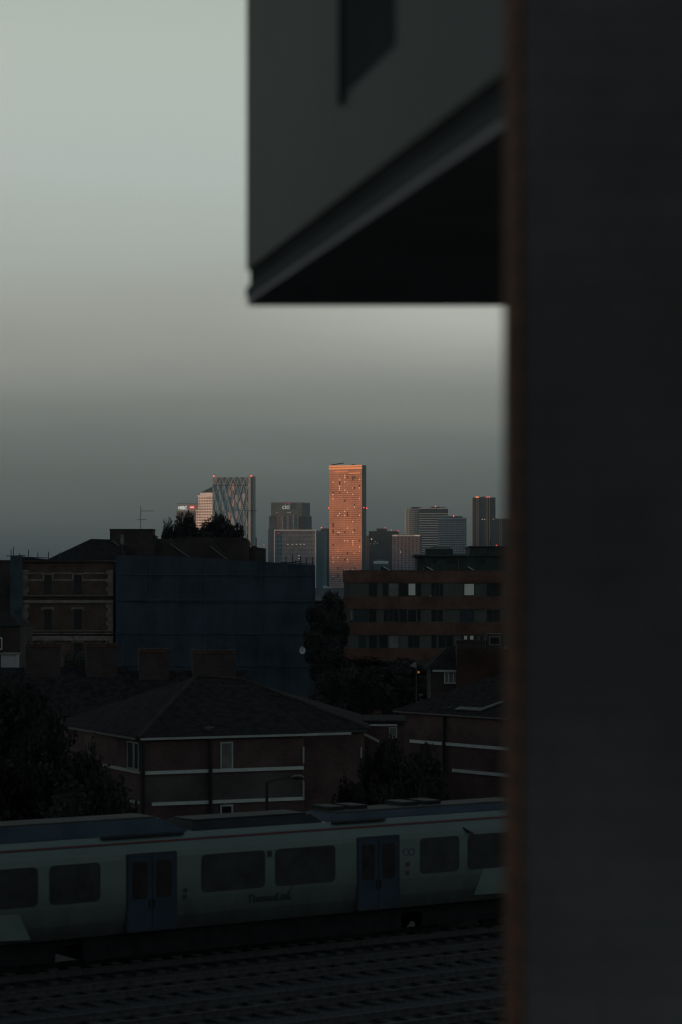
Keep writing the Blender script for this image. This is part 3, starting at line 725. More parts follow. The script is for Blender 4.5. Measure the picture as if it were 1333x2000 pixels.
# TV aerials
def aerial(px, ptop, pbot, Y0, label, arms):
    r = thing('tv_aerial', P(px, pbot, Y0), label, 'aerial', 'roof aerials')
    MB().tube(P(px, pbot, Y0), P(px, ptop, Y0), .035, n=6).build('mast', M_darkmetal, r)
    for (x0, x1, y, n_) in arms:
        m = MB(); m.tube(P(x0, y, Y0), P(x1, y, Y0), .028, n=5)
        for k in range(n_):
            x = x0+(x1-x0)*(k+.5)/n_; p = P(x, y, Y0); m.tube(p+Vector((0, -.35, 0)), p+Vector((0, .35, 0)), .014, n=4)
        m.build('boom', M_darkmetal, r)
aerial(275.5, 988, 1034, Yv+8, 'tall two-armed tv aerial standing on the chimney block', ((275, 301, 998, 8), (268, 285, 1015, 4)))
aerial(484.5, 994, 1052, Yv+12, 'single-armed aerial in front of the lattice tower, above the tree', ((481, 503, 997.5, 6),))
aerial(958, 1053, 1068, 275, 'small dark aerial on the right-hand rooftop', ((956, 961, 1058, 2),))

# far left: low houses
fl = frpx(-60, 205, 44, 205)
lh = thing('house', (X(0, 205), 209, G), 'dark house at the left edge of the photo with a white framed window', 'house')
MB().fbox(fl, 0, fl.s_(40), -8, 0, G, Z(1222, 205)).build('wall', M_brick_dark, lh)
m = MB(); a0, a1 = fl.p(-.2, .3, Z(1222, 205)+.004), fl.p(fl.s_(42), .3, Z(1236, 205))
m.v = [fl.p(-.2, .3, Z(1223, 205)), fl.p(fl.s_(42), .3, Z(1223, 205)), fl.p(fl.s_(10), -4, Z(1200, 209)), fl.p(-.2, -4, Z(1200, 209)), fl.p(-.2, -8.3, Z(1223, 205)), fl.p(fl.s_(42), -8.3, Z(1223, 205))]
m.f = [[0, 1, 2, 3], [3, 2, 5, 4], [1, 5, 2], [0, 3, 4], [0, 4, 5, 1]]; m.build('roof', M_slate, lh)
pxwin(fl, -22, 5, 1245, 1269, lh, t=.09, frame=M_whitebr, mull=1)
tl = thing('apartment_building', (X(-20, 285), 290, G), 'dark flat-roofed building at the left edge behind the scaffold', 'building')
fz = frpx(-120, 285, 22, 285)
MB().fbox(fz, 0, fz.s_(22), -12, 0, G, Z(1096, 285)).build('wall', M_brick_dark, tl)
MB().fbox(fz, 0, fz.s_(22)+.1, -12, .1, Z(1096, 285)+.003, Z(1094, 285)).build('parapet', M_brick_dark, tl)
for k in range(3): window(fz, 2+2.3*k, 3.2+2.3*k, Z(1160, 285), Z(1130, 285), tl, frame=M_darkmetal)
sh = thing('white_shed', (X(17, 196), 197, G), 'small white box-like shed at the left edge of the photo', 'shed')
fsd = frpx(2.5, 196, 32, 196)
MB().fbox(fsd, 0, fsd.s_(32), -2, 0, G, Z(1279, 196)).build('wall', mat('pale_lilac', (.30, .30, .33), .7, .2, 1, .15), sh)
MB().fbox(fsd, -.1, fsd.s_(32)+.1, -2.1, .12, Z(1279, 196)+.003, Z(1276, 196)).build('roof', M_curtain, sh)
tag(MB().fbox(frpx(147, 186, 165, 186), 0, frpx(147, 186, 165, 186).s_(165), -.1, 0, G, Z(1305, 186)).build('garden_wall', M_brick_dark), 'low dark garden wall between the two left chimneys', 'wall')
hd = thing('hedge', (X(150, 200), 200, G), 'grey-green hedge between the two left chimneys', 'hedge')
cr = MB(); rd = random.Random(5)
for k in range(5000):
    p = P(rd.uniform(124, 176), 0, 200); p.z = rd.uniform(G, Z(1274, 200)+rd.uniform(-.15, .1)); p.y += rd.uniform(0, 1.2)
    a = Vector((rd.gauss(0, 1), rd.gauss(0, 1), rd.gauss(0, 1))).normalized(); b_ = a.orthogonal().normalized(); i = len(cr.v)
    cr.v += [p-a*.1, p+b_*.06, p+a*.1, p-b_*.06]; cr.f.append([i, i+1, i+2, i+3])
cr.build('foliage', mat('hedge_leaf', (.05, .058, .05), .8, .1, 2, .4), hd, recalc=False)
MB().box(X(124, 200), X(176, 200), 200.4, 200.9, G, Z(1290, 200)).build('stems', M_bark, hd)

# ---------------------------------------------------------------- brick banded apartment block (right)
Yb = 262.
fb = frpx(690, Yb, 1120, Yb)
SB = fb.s_; ZB = lambda py: Z(py, Yb)
ab = thing('apartment_block', (X(880, Yb), Yb+7, G), 'long block of flats with orange brick bands between rows of windows, right of centre', 'building')
foot = [(X(670, Yb+4), Yb+4), (X(672.5, Yb+1.6), Yb+1.6), (X(680, Yb+.4), Yb+.4), (X(690, Yb), Yb), (X(1120, Yb), Yb), (X(1120, Yb), Yb+15), (X(670, Yb+15), Yb+15)]
inner = [(x+.12 if i < 3 or i == 6 else x, y+.18 if i < 5 else y-.1) for i, (x, y) in enumerate(foot)]
MB().prism(inner, G, ZB(1117)).build('wall', M_panel, ab)
rows = []
y = 1115.
bands = [(1115, 1138), (1165.5, 1189.5), (1216, 1240), (1267, 1291), (1318, 1342), (1369, 1393)]
for t_, bt in bands:
    MB().prism(foot, ZB(bt), ZB(t_)).build('brick_band', M_brick_blk, ab)
MB().prism([(x, y_-.05 if i < 5 else y_) for i, (x, y_) in enumerate(foot)], ZB(1115)+.003, ZB(1113.6)).build('coping', M_darkmetal, ab)
fb2 = Fr(fb.o.x, fb.o.y+.18, fb.o.x+1, fb.o.y+.18)
def bw(a_, b_, row, **k):
    t_, bt = ((1138.3, 1165.2), (1189.8, 1215.7), (1240.3, 1266.7), (1291.3, 1317.7))[row]
    s0 = X(a_, Yb)-fb2.o.x; s1 = X(b_, Yb)-fb2.o.x
    window(fb2, s0, s1, ZB(bt)+.02, ZB(t_)-.02, ab, **k)
dk = dict(frame=M_pipe, t=.06); lf = dict(frame=M_panel, t=.06)
for it in ((721, 737, 0, dk), (748, 758.5, 0, dk), (759, 779, 0, dict(frame=M_panel, t=.05, glass=M_curtain)), (780, 797, 0, dk), (797.3, 813, 0, dict(frame=M_darkmetal, t=.07, blind=(M_blind, .04))), (813.5, 823, 0, dk), (842, 867, 0, dict(frame=M_panel, t=.06, mull=2)), (906, 928, 0, dict(frame=M_darkmetal, t=.09, blind=(M_blind, .03))), (951, 980, 0, dict(frame=M_pipe, t=.06, mull=1)), (1000, 1022, 0, dk),
           (684, 690, 1, dict(frame=M_pipe, t=.04, glass=M_glassblue, blind=(M_curtain, .1))), (691, 720, 1, dict(frame=M_panel, t=.06, glass=M_glassblue)), (721, 736, 1, dk), (749, 780, 1, dict(frame=M_panel, t=.07, mull=2)), (781, 796, 1, dk), (796.5, 815, 1, dict(frame=M_curtain, t=.05, mull=0)), (815.3, 822, 1, dk), (842, 867, 1, dict(frame=M_curtain, t=.05, mull=1)), (898, 928, 1, dict(frame=M_panel, t=.06, glass=M_glassblue, mull=1)), (951, 978, 1, dict(frame=M_panel, t=.06, mull=1)), (1000, 1022, 1, dk),
           (700, 716, 2, dict(frame=M_panel, t=.05, glass=M_glassblue)), (721, 737, 2, dk), (741, 758, 2, dk), (759, 779, 2, dict(frame=M_panel, t=.05, glass=M_curtain)), (797, 821, 2, dict(frame=M_panel, t=.06, mull=1)), (843, 853, 2, dk), (856, 887, 2, dict(frame=M_panel, t=.06, mull=1)), (906, 928, 2, dict(frame=M_panel, t=.06, blind=(M_blind, .60))), (950, 975, 2, dk), (976, 981, 2, dict(frame=M_panel, t=.04, blind=(M_blind, .1))),
           (721, 737, 3, dk), (749, 779, 3, dk), (797, 813, 3, dk), (842, 867, 3, dk), (906, 928, 3, dk), (951, 980, 3, dk)):
    bw(it[0], it[1], it[2], **it[3])
MB().sphere(P(841, 1164, Yb-.3), .18).build('wall_lamp', M_curtain, ab)
# penthouse storey set back on the roof
pr = Yb+4
fp = frpx(808, pr, 1120, pr); SP = fp.s_; ZP = lambda py: Z(py, pr)
zb_ = ZP(1117)
MB().fbox(fp, SP(815), SP(1120), -9, 0, zb_, ZP(1087)).build('penthouse', M_green_dk, ab)
MB().fbox(fp, 0, SP(912), -9.5, .5, ZP(1087)+.003, ZP(1083)).build('penthouse_roof', M_darkmetal, ab)
MB().fbox(fp, SP(918), SP(1120), -9, .3, ZP(1087)+.004, ZP(1069)).build('penthouse', M_green_dk, ab)
MB().fbox(fp, SP(915), SP(1121), -9.5, .5, ZP(1069)+.003, ZP(1066.5)).build('penthouse_roof', M_darkmetal, ab)
MB().fbox(fp, SP(833), SP(886), -5, -1, ZP(1083)+.004, ZP(1072)).build('plant_room', M_green_dk, ab)
MB().extr([fp.p(SP(x), -1.0, ZP(y_)) for x, y_ in ((835, 1072), (839, 1069), (848, 1067.3), (873, 1067), (880, 1069), (884, 1072))], -fp.n*4).build('vault_roof', M_curtain, ab)
for a_, b_ in ((815, 833), (842, 856), (869, 894), (925, 950)):
    s0 = SP(a_)+.2; window(fp, s0, SP(b_)-.1, zb_+.9, zb_+1.75, ab, frame=M_pipe, t=.05)
MB().path([P(896, 1114, pr-.2), P(896, 1093, pr-.2), P(898, 1089, pr-.2)], .04).build('vent_pipe', M_metal, ab)
MB().tube(P(938, 1114, pr-.2), P(938, 1098, pr-.2), .03).build('vent_pipe', M_darkmetal, ab)
for x0 in (749.5, 834, 914.5):
    pa, pb = P(x0, 1106.5, Yb+1), P(x0+13.5, 1114, Yb+1)
    sk = MB().extr([pa-Vector((.3, 0, 0)), pa, pb, P(x0-6, 1114, Yb+1)], (0, 1.2, 0)).build('rooflight', M_pipe, ab)
    MB().extr([pa+Vector((0, 0, .02)), pb+Vector((0, 0, .02)), pb+Vector((0, 0, -.07)), pa+Vector((0, 0, -.07))], (0, -.06, 0)).build('rooflight_edge', M_whitebr, sk)
MB().sphere(P(970, 1065, 265), .06).build('roof_beacon', M_red, ab)

# street lamps and a pole
def lamp(px, ptop, pxh, Y0, label):
    r = thing('street_lamp', (X(px, Y0), Y0, G), label, 'street lamp', 'street lamps by the houses')
    MB().tube((X(px, Y0), Y0, G), (X(px, Y0), Y0, Z(ptop+4, Y0)), .09, .06, 8).build('pole', M_pipe, r)
    pts = [P(px, ptop+4, Y0), P(px+(pxh-px)*.3, ptop-1, Y0), P(px+(pxh-px)*.7, ptop-5.5, Y0), P(pxh-6, ptop-7, Y0)]
    MB().path(pts, .03).build('arm', M_darkmetal, r)
    p = P(pxh, ptop-6, Y0); MB().sphere(p, .28, 10, 6, .35).build('lamp_head', M_pipe, r)
lamp(521.5, 1524, 582, 100, 'dark street lamp with a long curved arm in front of the banded house')
r_ = thing('lamp_post', (X(814, 190), 190, G), 'pale lamp post head above the trees below the banded flats', 'street lamp')
MB().tube((X(814, 190), 190, G), P(814, 1302, 190), .06, .05).build('pole', M_darkmetal, r_)
MB().extr([P(800, 1301, 190), P(812, 1292, 190), P(815, 1307, 190), P(808, 1303, 190)], (0, .15, 0)).build('banner', M_curtain, r_)
tag(MB().sphere(P(818, 1313, 195), .10).build('amber_light', M_amber), 'tiny amber light among the trees below the flats', 'light')
r_ = thing('street_sign', (X(814, 104), 104, G), 'small pale sign plates near the trees above the train', 'sign')
MB().tube((X(814, 104), 104, G), P(814, 1556, 104), .04).build('pole', M_metal, r_)
MB().extr([P(797, 1556, 104), P(812, 1556, 104), P(812, 1561, 104), P(797, 1561, 104)], (0, .05, 0)).build('sign_plate', M_metal, r_)

# ---------------------------------------------------------------- trees placed
db = thing('apartment_building', (X(645, 300), 306, G), 'dark low building behind the trees, between the netting and the banded flats', 'building')
fd = frpx(604, 300, 690, 300)
MB().fbox(fd, 0, fd.s_(690), -9, 0, G, Z(1176, 300)).build('wall', M_brick_dark, db)
MB().fbox(fd, -.2, fd.s_(690)+.2, -9.2, .2, Z(1176, 300)+.003, Z(1173, 300)).build('parapet', M_brick_dark, db)
for k in range(3): window(fd, .9+1.7*k, 1.8+1.7*k, Z(1222, 300), Z(1200, 300), db, frame=M_pipe)
SK = 'trees standing behind the scaffolded roofs'
tree(402, 1011, 292, 3.4, 'tallest dark tree on the skyline, in front of the lattice tower', SK, 3, .4)
tree(368, 1015, 296, 2.3, 'leafy tree in front of the lit stone tower, left of the tallest skyline tree', SK, 4, 1.2)
tree(440, 1016, 294, 2.7, 'tree at the right end of the skyline tree clump', SK, 4, 2.2)
tree(382, 1001, 298, 1.7, 'thin pointed treetop between the two big skyline trees', SK, 3, 2.9)
tree(352, 1026, 290, 1.9, 'low tree at the left end of the skyline clump', SK, 3, 3.3)
tree(420, 1012, 300, 2.6, 'tree behind the tallest skyline tree', SK, 3, 5.0)
tree(326, 1024, 288, 1.1, 'small separate bush-like tree right of the chimney block', SK, 4, 4.1)
MD = 'trees between the netting and the flats'
for k, (px, tp, Y0, r, lb) in enumerate(((630, 1158, 250, 1.7, 'dark tree directly right of the blue netting, under the orange tower'), (655, 1163, 252, 1.4, 'dark tree touching the left end of the banded flats'),
        (638, 1235, 232, 2.0, 'lower dark tree between netting and flats'), (700, 1288, 226, 3.0, 'dark tree under the left end of the banded flats'), (752, 1286, 222, 3.0, 'dark tree under the middle of the banded flats'), (800, 1298, 218, 2.6, 'dark tree beside the gabled house'),
        (668, 1300, 205, 2.6, 'dark tree right of the netting foot'), (722, 1318, 200, 3.0, 'low dark tree below the flats in the middle distance'), (560, 1368, 180, 3.0, 'dark tree under the right end of the netting'), (620, 1362, 176, 2.6, 'dark tree behind the wing of the banded house'))):
    tree(px, tp, Y0, r*1.15, lb, MD, 3+k % 2 if tp < 1300 else k % 3, k*1.3)
NR = 'dark trees around the brick houses'
for k, (px, tp, Y0, r, lb) in enumerate(((30, 1335, 104, 2.2, 'tall tree at the left edge above the train'), (-25, 1320, 106, 2.6, 'tree cut by the left edge of the photo'), (90, 1375, 101, 1.8, 'tree left of the banded house roof'), (62, 1430, 92, 2.0, 'lower tree at the left in front of the taller ones'),
        (135, 1455, 91, 1.7, 'tree hiding the far flank of the banded house'), (188, 1512, 87, 1.5, 'low tree before the banded house flank'), (10, 1480, 84, 1.9, 'bushy tree just above the train roof at the left'), (235, 1560, 85, 1.1, 'small shrub at the corner of the banded house'), (110, 1540, 83, 1.7, 'rounded low tree above the train roof left'),
        (770, 1450, 103, 1.4, 'tree between the two banded houses'), (738, 1470, 100, 1.3, 'tree before the recessed wing of the banded house'), (820, 1462, 101, 1.4, 'tree covering the left end of the right-hand banded house'), (850, 1530, 97, 1.1, 'low tree above the train roof at the right'), (700, 1520, 97, 1.1, 'shrub before the red brick wing'), (782, 1530, 95, 1.2, 'low shrub in the gap above the train'))):
    tree(px, tp, Y0, r*1.25, lb, NR, (k+1) % 3, k*1.7)

# ---------------------------------------------------------------- skyline
def tower(name, label, pts, top, mt, ztop=None):
    """pts: list of (px, Y) for left, corner, right of the visible faces; prism closed by the fourth corner"""
    a_, c_, d_ = [Vector((X(px, Y), Y)) for px, Y in pts]
    e_ = a_+d_-c_; zt = Z(top, pts[1][1])
    r = thing(name, ((a_.x+d_.x)/2, (a_.y+d_.y)/2, G), label, 'skyscraper' if zt > 100 else 'building', 'distant skyline')
    MB().prism([a_, c_, d_, e_], G, zt).build('body', mt, r)
    return r, a_, c_, d_, e_, zt
def beacons(r, lst, Y0, rad=1.5, m=M_red):
    for px, py in lst: MB().sphere(P(px, py, Y0), rad*.72, 8, 5).build('beacon', m, r)
def slabx(r, name, mt, a_, b_, t_, bt, Y0, dep):
    return MB().box(X(a_, Y0), X(b_, Y0), Y0, Y0+dep, Z(bt, Y0), Z(t_, Y0)).build(name, mt, r)

# orange tower
Yp = 4330
M_pin = facade('sunset_tint_wall', (.47, .33, .30), (.36, .245, .24), 2.95, 3.77, .36, .45, .28, rough=.5, spec=.2, wall2=(.54, .37, .30), clump=.03)  # orange base tint stands in for sunset reflected by the front glass
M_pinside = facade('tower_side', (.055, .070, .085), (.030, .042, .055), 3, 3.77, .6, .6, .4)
pin = thing('skyscraper', (X(680, Yp), Yp+8, G), 'tall slab tower glowing orange in the last sunlight, centre of the skyline', 'skyscraper', 'distant skyline')
pa = Vector((X(643.5, Yp+18), Yp+18)); pc = Vector((X(708, Yp-8), Yp-8)); pdv = Vector((X(716, Yp+9), Yp+9)); pe = pa+pdv-pc
fpn = Fr(pa.x, pa.y, pc.x, pc.y); Lp = (pc-pa).length
zt = Z(908.5, Yp)
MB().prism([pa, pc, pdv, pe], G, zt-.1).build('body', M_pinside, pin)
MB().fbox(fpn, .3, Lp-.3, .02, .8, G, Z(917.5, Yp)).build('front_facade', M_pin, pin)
M_louv = mat('louvre_sunset_tint', (1.0, .66, .46), .5, .2, .05, .08, vec=(1, 1, 6))  # bright orange base colour paints the sunset reflection on the top bands
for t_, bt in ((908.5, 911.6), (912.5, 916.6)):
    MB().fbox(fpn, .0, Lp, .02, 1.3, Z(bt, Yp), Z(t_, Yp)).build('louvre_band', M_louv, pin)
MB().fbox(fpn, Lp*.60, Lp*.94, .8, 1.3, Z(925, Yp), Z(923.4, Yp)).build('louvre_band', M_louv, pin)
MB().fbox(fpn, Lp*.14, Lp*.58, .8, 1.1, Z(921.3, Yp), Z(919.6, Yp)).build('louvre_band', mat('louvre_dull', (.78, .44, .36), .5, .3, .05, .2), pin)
M_spand = mat('spandrel', (.20, .12, .115), .6, .2, .1, .3)
nfl = 0
zz = Z(926, Yp); flz = []
while zz > G+4:
    flz.append(zz); MB().fbox(fpn, .0, Lp, .801, 1.05, zz-.95, zz).build('floor_band', M_spand, pin); zz -= 3.77
rd = random.Random(12)
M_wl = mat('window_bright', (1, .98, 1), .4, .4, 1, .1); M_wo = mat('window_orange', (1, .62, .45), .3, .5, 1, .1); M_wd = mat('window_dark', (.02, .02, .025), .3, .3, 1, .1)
cols = (651.5, 661, 664.3, 674.4, 679.8, 690, 693.3, 703.2)
cnt = 0
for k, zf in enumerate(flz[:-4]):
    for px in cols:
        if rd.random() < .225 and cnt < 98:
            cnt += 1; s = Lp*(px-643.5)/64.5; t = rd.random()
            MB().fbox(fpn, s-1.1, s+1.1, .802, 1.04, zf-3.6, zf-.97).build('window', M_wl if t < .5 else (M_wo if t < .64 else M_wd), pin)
mm = MB().tube(P(648, 908, Yp+8), P(672, 904.3, Yp+8), .9, n=6).build('maintenance_crane', M_darkmetal, pin)
slabx(pin, 'roof_plant', M_darkmetal, 688, 694, 906.8, 909, Yp+6, 8)
beacons(pin, ((642.5, 992), (711, 991.5), (716.8, 992.5)), Yp-12, 1.5)

# lattice tower
Yn = 4450
M_nf = facade('lattice_glass', (.21, .36, .47), (.09, .17, .24), 3.2, 3.6, .6, .62, .55, rough=.5, spec=.2, wall2=(.28, .38, .47), clump=.05)
nf = thing('skyscraper', (X(450, Yn), Yn+16, G), 'glass tower covered in a white diagonal lattice, left of the skyline with red roof lights', 'skyscraper', 'distant skyline')
fn = frpx(415.5, Yn+4, 489.5, Yn-3); Ln = fn.s_(489.5); znt = Z(931, Yn)
back = fn.p(Ln, -32, 0)
MB().fbox(fn, 0, Ln, -30, 0, G, Z(947.5, Yn)).build('body', M_nf, nf)
MB().fbox(fn, .5, Ln-.5, -29, -1, Z(947.5, Yn)+.1, znt-1).build('crown', mat('crown_grey', (.24, .31, .35), .5, .4, .05, .3), nf)
MB().fbox(fn, 0, Ln, -29.5, .3, Z(948.5, Yn), Z(947, Yn)).build('crown_ledge', M_darkmetal, nf)
MB().fbox(fn, Ln+.02, Ln+5.6, -30, -1.5, G, znt+1.0).build('side_wall', mat('side_grey', (.14, .19, .22), .6, .4, .05, .2), nf)
MB().fbox(fn, Ln-3.4, Ln+.6, .02, 1.0, G, znt).build('corner_column', mat('col_grey', (.38, .48, .56), .5, .3, .05, .2), nf)
M_lat = mat('lattice', (.46, .72, .90), .5, .3, .05, .15)
nbay = 6; bwid = (Ln-3.6)/nbay; zt_ = znt; zlow = Z(1150, Yn)
slope = 16*bwid/ (Z(930, Yn)-Z(1068, Yn))   # horizontal travel per metre
dz = Z(947.5, Yn)
crown_h = znt-dz
for k in range(nbay):                           # the zigzag crown
    for q in (0, 1):
        s0 = k*bwid; a1 = (s0, dz) if q == 0 else (s0+bwid*.5, znt); b1 = (s0+bwid*.5, znt) if q == 0 else (s0+bwid, dz)
        MB().tube(fn.p(a1[0], .5, a1[1]), fn.p(b1[0], .5, b1[1]), .55, n=4).build('lattice_bar', M_lat, nf)
cell = 19.8                                    # diamonds over the whole face
zc = dz
zz = dz; row = 0
while zz > Z(1080, Yn):
    for k in range(nbay):
        s0 = k*bwid
        m = MB(); m.tube(fn.p(s0, .4, zz), fn.p(s0+bwid*.5, .4, zz-cell), .42, n=4); m.tube(fn.p(s0+bwid*.5, .4, zz-cell), fn.p(s0+bwid, .4, zz), .42, n=4)
        m.tube(fn.p(s0, .4, zz-2*cell), fn.p(s0+bwid*.5, .4, zz-cell), .42, n=4); m.tube(fn.p(s0+bwid*.5, .4, zz-cell), fn.p(s0+bwid, .4, zz-2*cell), .42, n=4)
        m.build('lattice_bar', M_lat, nf)
    zz -= 2*cell; row += 1
for (xa, ya, xb, yb_) in ((422, 933, 461, 1080), (434, 933, 470, 1066), (415.5, 948, 446, 1080)):     # the long broad diagonals on the left
    sa, sb = fn.s_(xa), fn.s_(xb); MB().tube(fn.p(sa, .9, Z(ya, Yn)), fn.p(sb, .9, Z(yb_, Yn)), .62, n=4).build('lattice_bar', M_lat, nf)
for (xa, ya) in ((448.5, 961), (455.5, 950), (455.5, 980), (448, 1005), (455, 1017), (483, 1018), (462, 972), (476, 969), (469, 984), (462, 1004)):
    s = fn.s_(xa); col = M_wo if xa in (455.5, 455) else M_lat
    mt_ = mat('blind_peach', (.75, .55, .48), .7, .2, .2, .2) if xa < 457 else mat('blind_grey', (.50, .55, .60), .7, .2, .2, .2)
    MB().extr([fn.p(s+dx, .3, Z(ya, Yn)+dzz) for dx, dzz in ((-2, 5), (2, 5), (2.6, -2), (1.5, -9), (-1.5, -9), (-2.6, -2))], -fn.n*.25).build('blind_panel', mt_, nf)
beacons(nf, ((418, 930), (491.5, 929.5)), Yn-5, 2.2)
lowb, *_ = tower('office_block', 'small dark block at the foot of the lattice tower', ((494, 4600), (494.5, 4599), (502, 4599)), 1050, M_pinside)

# stone tower with pyramid roof, in sun
Yc = 5100
M_cs = facade('stone_tower_wall', (.58, .74, .90), (.05, .06, .08), 3.75, 5.8, .58, .55, .3, rough=.5, spec=.3, ou=.15, ov=.35)
M_cap = mat('stone_cap', (.62, .80, 1.0), .6, .3, .05, .1)
M_pyr = mat('pyramid_steel', (.032, .05, .068), .5, .3, .05, .25)
cs = thing('skyscraper', (X(415, Yc), Yc+25, G), 'pale stone tower with a dark pyramid roof partly hidden by the lattice tower', 'skyscraper', 'distant skyline')
fcs = frpx(386, Yc+12, 444, Yc-11); LC = fcs.s_(444); zc_ = lambda py: Z(py, Yc)
def cbox(s0, s1, t_, bt, d0, name, m_): return MB().fbox(fcs, s0, s1, -LC+d0, -d0, zc_(bt), zc_(t_)).build(name, m_, cs)
cbox(2, LC-2, 969.3, 1200, 1, 'body', M_cs); 
MB().fbox(fcs, -3.5, LC+3.5, -LC-4, .5, G, zc_(993)).build('body', M_cs, cs)
cbox(0, LC, 967, 969.2, -.3, 'ledge', M_cap); cbox(1.2, LC-1.2, 989.6, 991.5, -.8, 'ledge', M_cap)
MB().fbox(fcs, 5.5, LC-5.5, -LC+5, -2, zc_(967)+.1, zc_(962)).build('cap', M_cap, cs)
m = MB(); m.v = [fcs.p(5.6, -2.1, zc_(962)), fcs.p(LC-5.6, -2.1, zc_(962)), fcs.p(LC-5.6, -LC+5.1, zc_(962)), fcs.p(5.6, -LC+5.1, zc_(962)), fcs.p(LC/2, -LC/2, zc_(943.2))]
m.f = [[0, 1, 4], [1, 2, 4], [2, 3, 4], [3, 0, 4], [0, 3, 2, 1]]; m.build('pyramid_roof', M_pyr, cs)
# bank tower with sign at left
Yh_ = 5200
M_hs = facade('grey_louvre_wall', (.15, .18, .19), (.07, .09, .10), 30, 4.1, .97, .62, .3, rough=.6, spec=.2)
hs = thing('skyscraper', (X(375, Yh_), Yh_+20, G), 'grey tower with a white lettered sign and red emblem, leftmost of the skyline', 'skyscraper', 'distant skyline')
MB().box(X(345.5, Yh_), X(395, Yh_), Yh_, Yh_+45, G, Z(999, Yh_)).build('body', M_hs, hs)
MB().box(X(346.5, Yh_), X(394, Yh_), Yh_+1, Yh_+44, Z(999, Yh_)+.1, Z(984.5, Yh_)).build('sign_band', mat('band_grey', (.34, .43, .46), .6, .3, .05, .1), hs)
MB().box(X(346, Yh_), X(395, Yh_), Yh_-.5, Yh_+45, Z(984.5, Yh_)+.05, Z(983.6, Yh_)).build('roof_edge', M_darkmetal, hs)
M_sw = emit('sign_white', (.9, 1, 1), .62); M_sr = emit('sign_red', (.85, .02, .03), .75)
text_mesh('sign_lettering', 'HSBC', 9.0, M_sw, hs, P(348.6, 994.6, Yh_-.6), (1, 0, 0), (0, -1, 0), ext=.2, fat=.14, xs=.86)
yl = Yh_-.6; m = MB()
cxp, cyp = 375.5, 990.7
m.extr([P(cxp-6.4, cyp, yl), P(cxp-2.9, cyp-2.9, yl), P(cxp+2.9, cyp-2.9, yl), P(cxp+6.4, cyp, yl), P(cxp+2.9, cyp+2.9, yl), P(cxp-2.9, cyp+2.9, yl)], (0, .4, 0)); lg = m.build('emblem', M_sr, hs)
m = MB(); m.extr([P(cxp-2.9, cyp-2.5, yl-.2), P(cxp, cyp, yl-.2), P(cxp-2.9, cyp+2.5, yl-.2)], (0, .1, 0)); m.extr([P(cxp+2.9, cyp-2.5, yl-.2), P(cxp, cyp, yl-.2), P(cxp+2.9, cyp+2.5, yl-.2)], (0, .1, 0)); m.build('emblem_mark', M_sw, lg)

# dark stepped tower with sign
Yt_ = 5000
M_ct = facade('dark_blue_wall', (.070, .115, .155), (.045, .08, .11), 5, 4.1, .8, .55, .35, rough=.5, spec=.25)
M_ct2 = facade('citi_mid', (.17, .21, .25), (.085, .11, .135), 3.2, 4.1, .6, .6, .5, rough=.5, spec=.2)
ct = thing('skyscraper', (X(567, Yt_), Yt_+25, G), 'dark stepped tower with a small white word and red arc near its top', 'skyscraper', 'distant skyline')
m_cttop = facade('dark_top', (.12, .165, .19), (.09, .13, .155), 5, 4.1, .8, .6, .2, rough=.6, spec=.2)
ctp = [(X(530, Yt_), Yt_), (X(590, Yt_), Yt_-2), (X(605.5, Yt_), Yt_+14), (X(605.5, Yt_), Yt_+50), (X(530, Yt_), Yt_+50)]
MB().prism(ctp, Z(1008.2, Yt_), Z(981.5, Yt_)).build('crown', m_cttop, ct)
MB().prism([(X(525.8, Yt_), Yt_+4), (X(584, Yt_), Yt_+2), (X(609, Yt_), Yt_+10), (X(609, Yt_), Yt_+52), (X(525.8, Yt_), Yt_+52)], Z(1033.3, Yt_), Z(1008.2, Yt_)-.1).build('body', M_ct, ct)
MB().prism([(X(524, Yt_), Yt_+6), (X(611, Yt_), Yt_+6), (X(611, Yt_), Yt_+54), (X(524, Yt_), Yt_+54)], G, Z(1033.3, Yt_)-.1).build('body', M_ct, ct)
MB().box(X(542, Yt_), X(584, Yt_), Yt_-1.5, Yt_+3, Z(1060, Yt_), Z(1006.5, Yt_)).build('centre_bay', M_ct2, ct)
for px in (552.7, 563, 573.7): MB().box(X(px-.8, Yt_), X(px+.8, Yt_), Yt_-2.2, Yt_-1.5, Z(1060, Yt_), Z(1007, Yt_)).build('fin', mat('fin_peach', (.42, .37, .36), .6, .3), ct)
MB().box(X(583.5, Yt_), X(593, Yt_), Yt_-1.2, Yt_+5, Z(1033, Yt_), Z(1008, Yt_)).build('recess', M_darkmetal, ct)
for px in (541, 563, 566.5): MB().box(X(px-1.2, Yt_), X(px+1.2, Yt_), Yt_-2.6, Yt_-2.2, Z(1001.8, Yt_), Z(1000.9, Yt_)).build('lit_window', M_litdim, ct)
text_mesh('sign_lettering', 'citi', 13.5, emit('sign_white_dim', (.8, .95, .95), .25), ct, P(551.2, 994.0, Yt_-2.8), (1, 0, 0), (0, -1, 0), ext=.2, fat=.16, xs=.98)
m = MB()
for k in range(10):
    a0 = R(150-120*k/10); a1 = R(150-120*(k+1)/10); cc = P(562.3, 986.4, Yt_-2.9); 
    m.extr([cc+Vector((math.cos(an)*rr*1.05, 0, math.sin(an)*rr*.75)) for an, rr in ((a0, 5.6), (a1, 5.6), (a1, 4.0), (a0, 4.0))], (0, .3, 0))
m.build('red_arc', emit('arc_red', (.6, .03, .04), .30), ct)
for dpx in (1,): beacons(ct, ((516, 1064),), Yt_-5, .9)

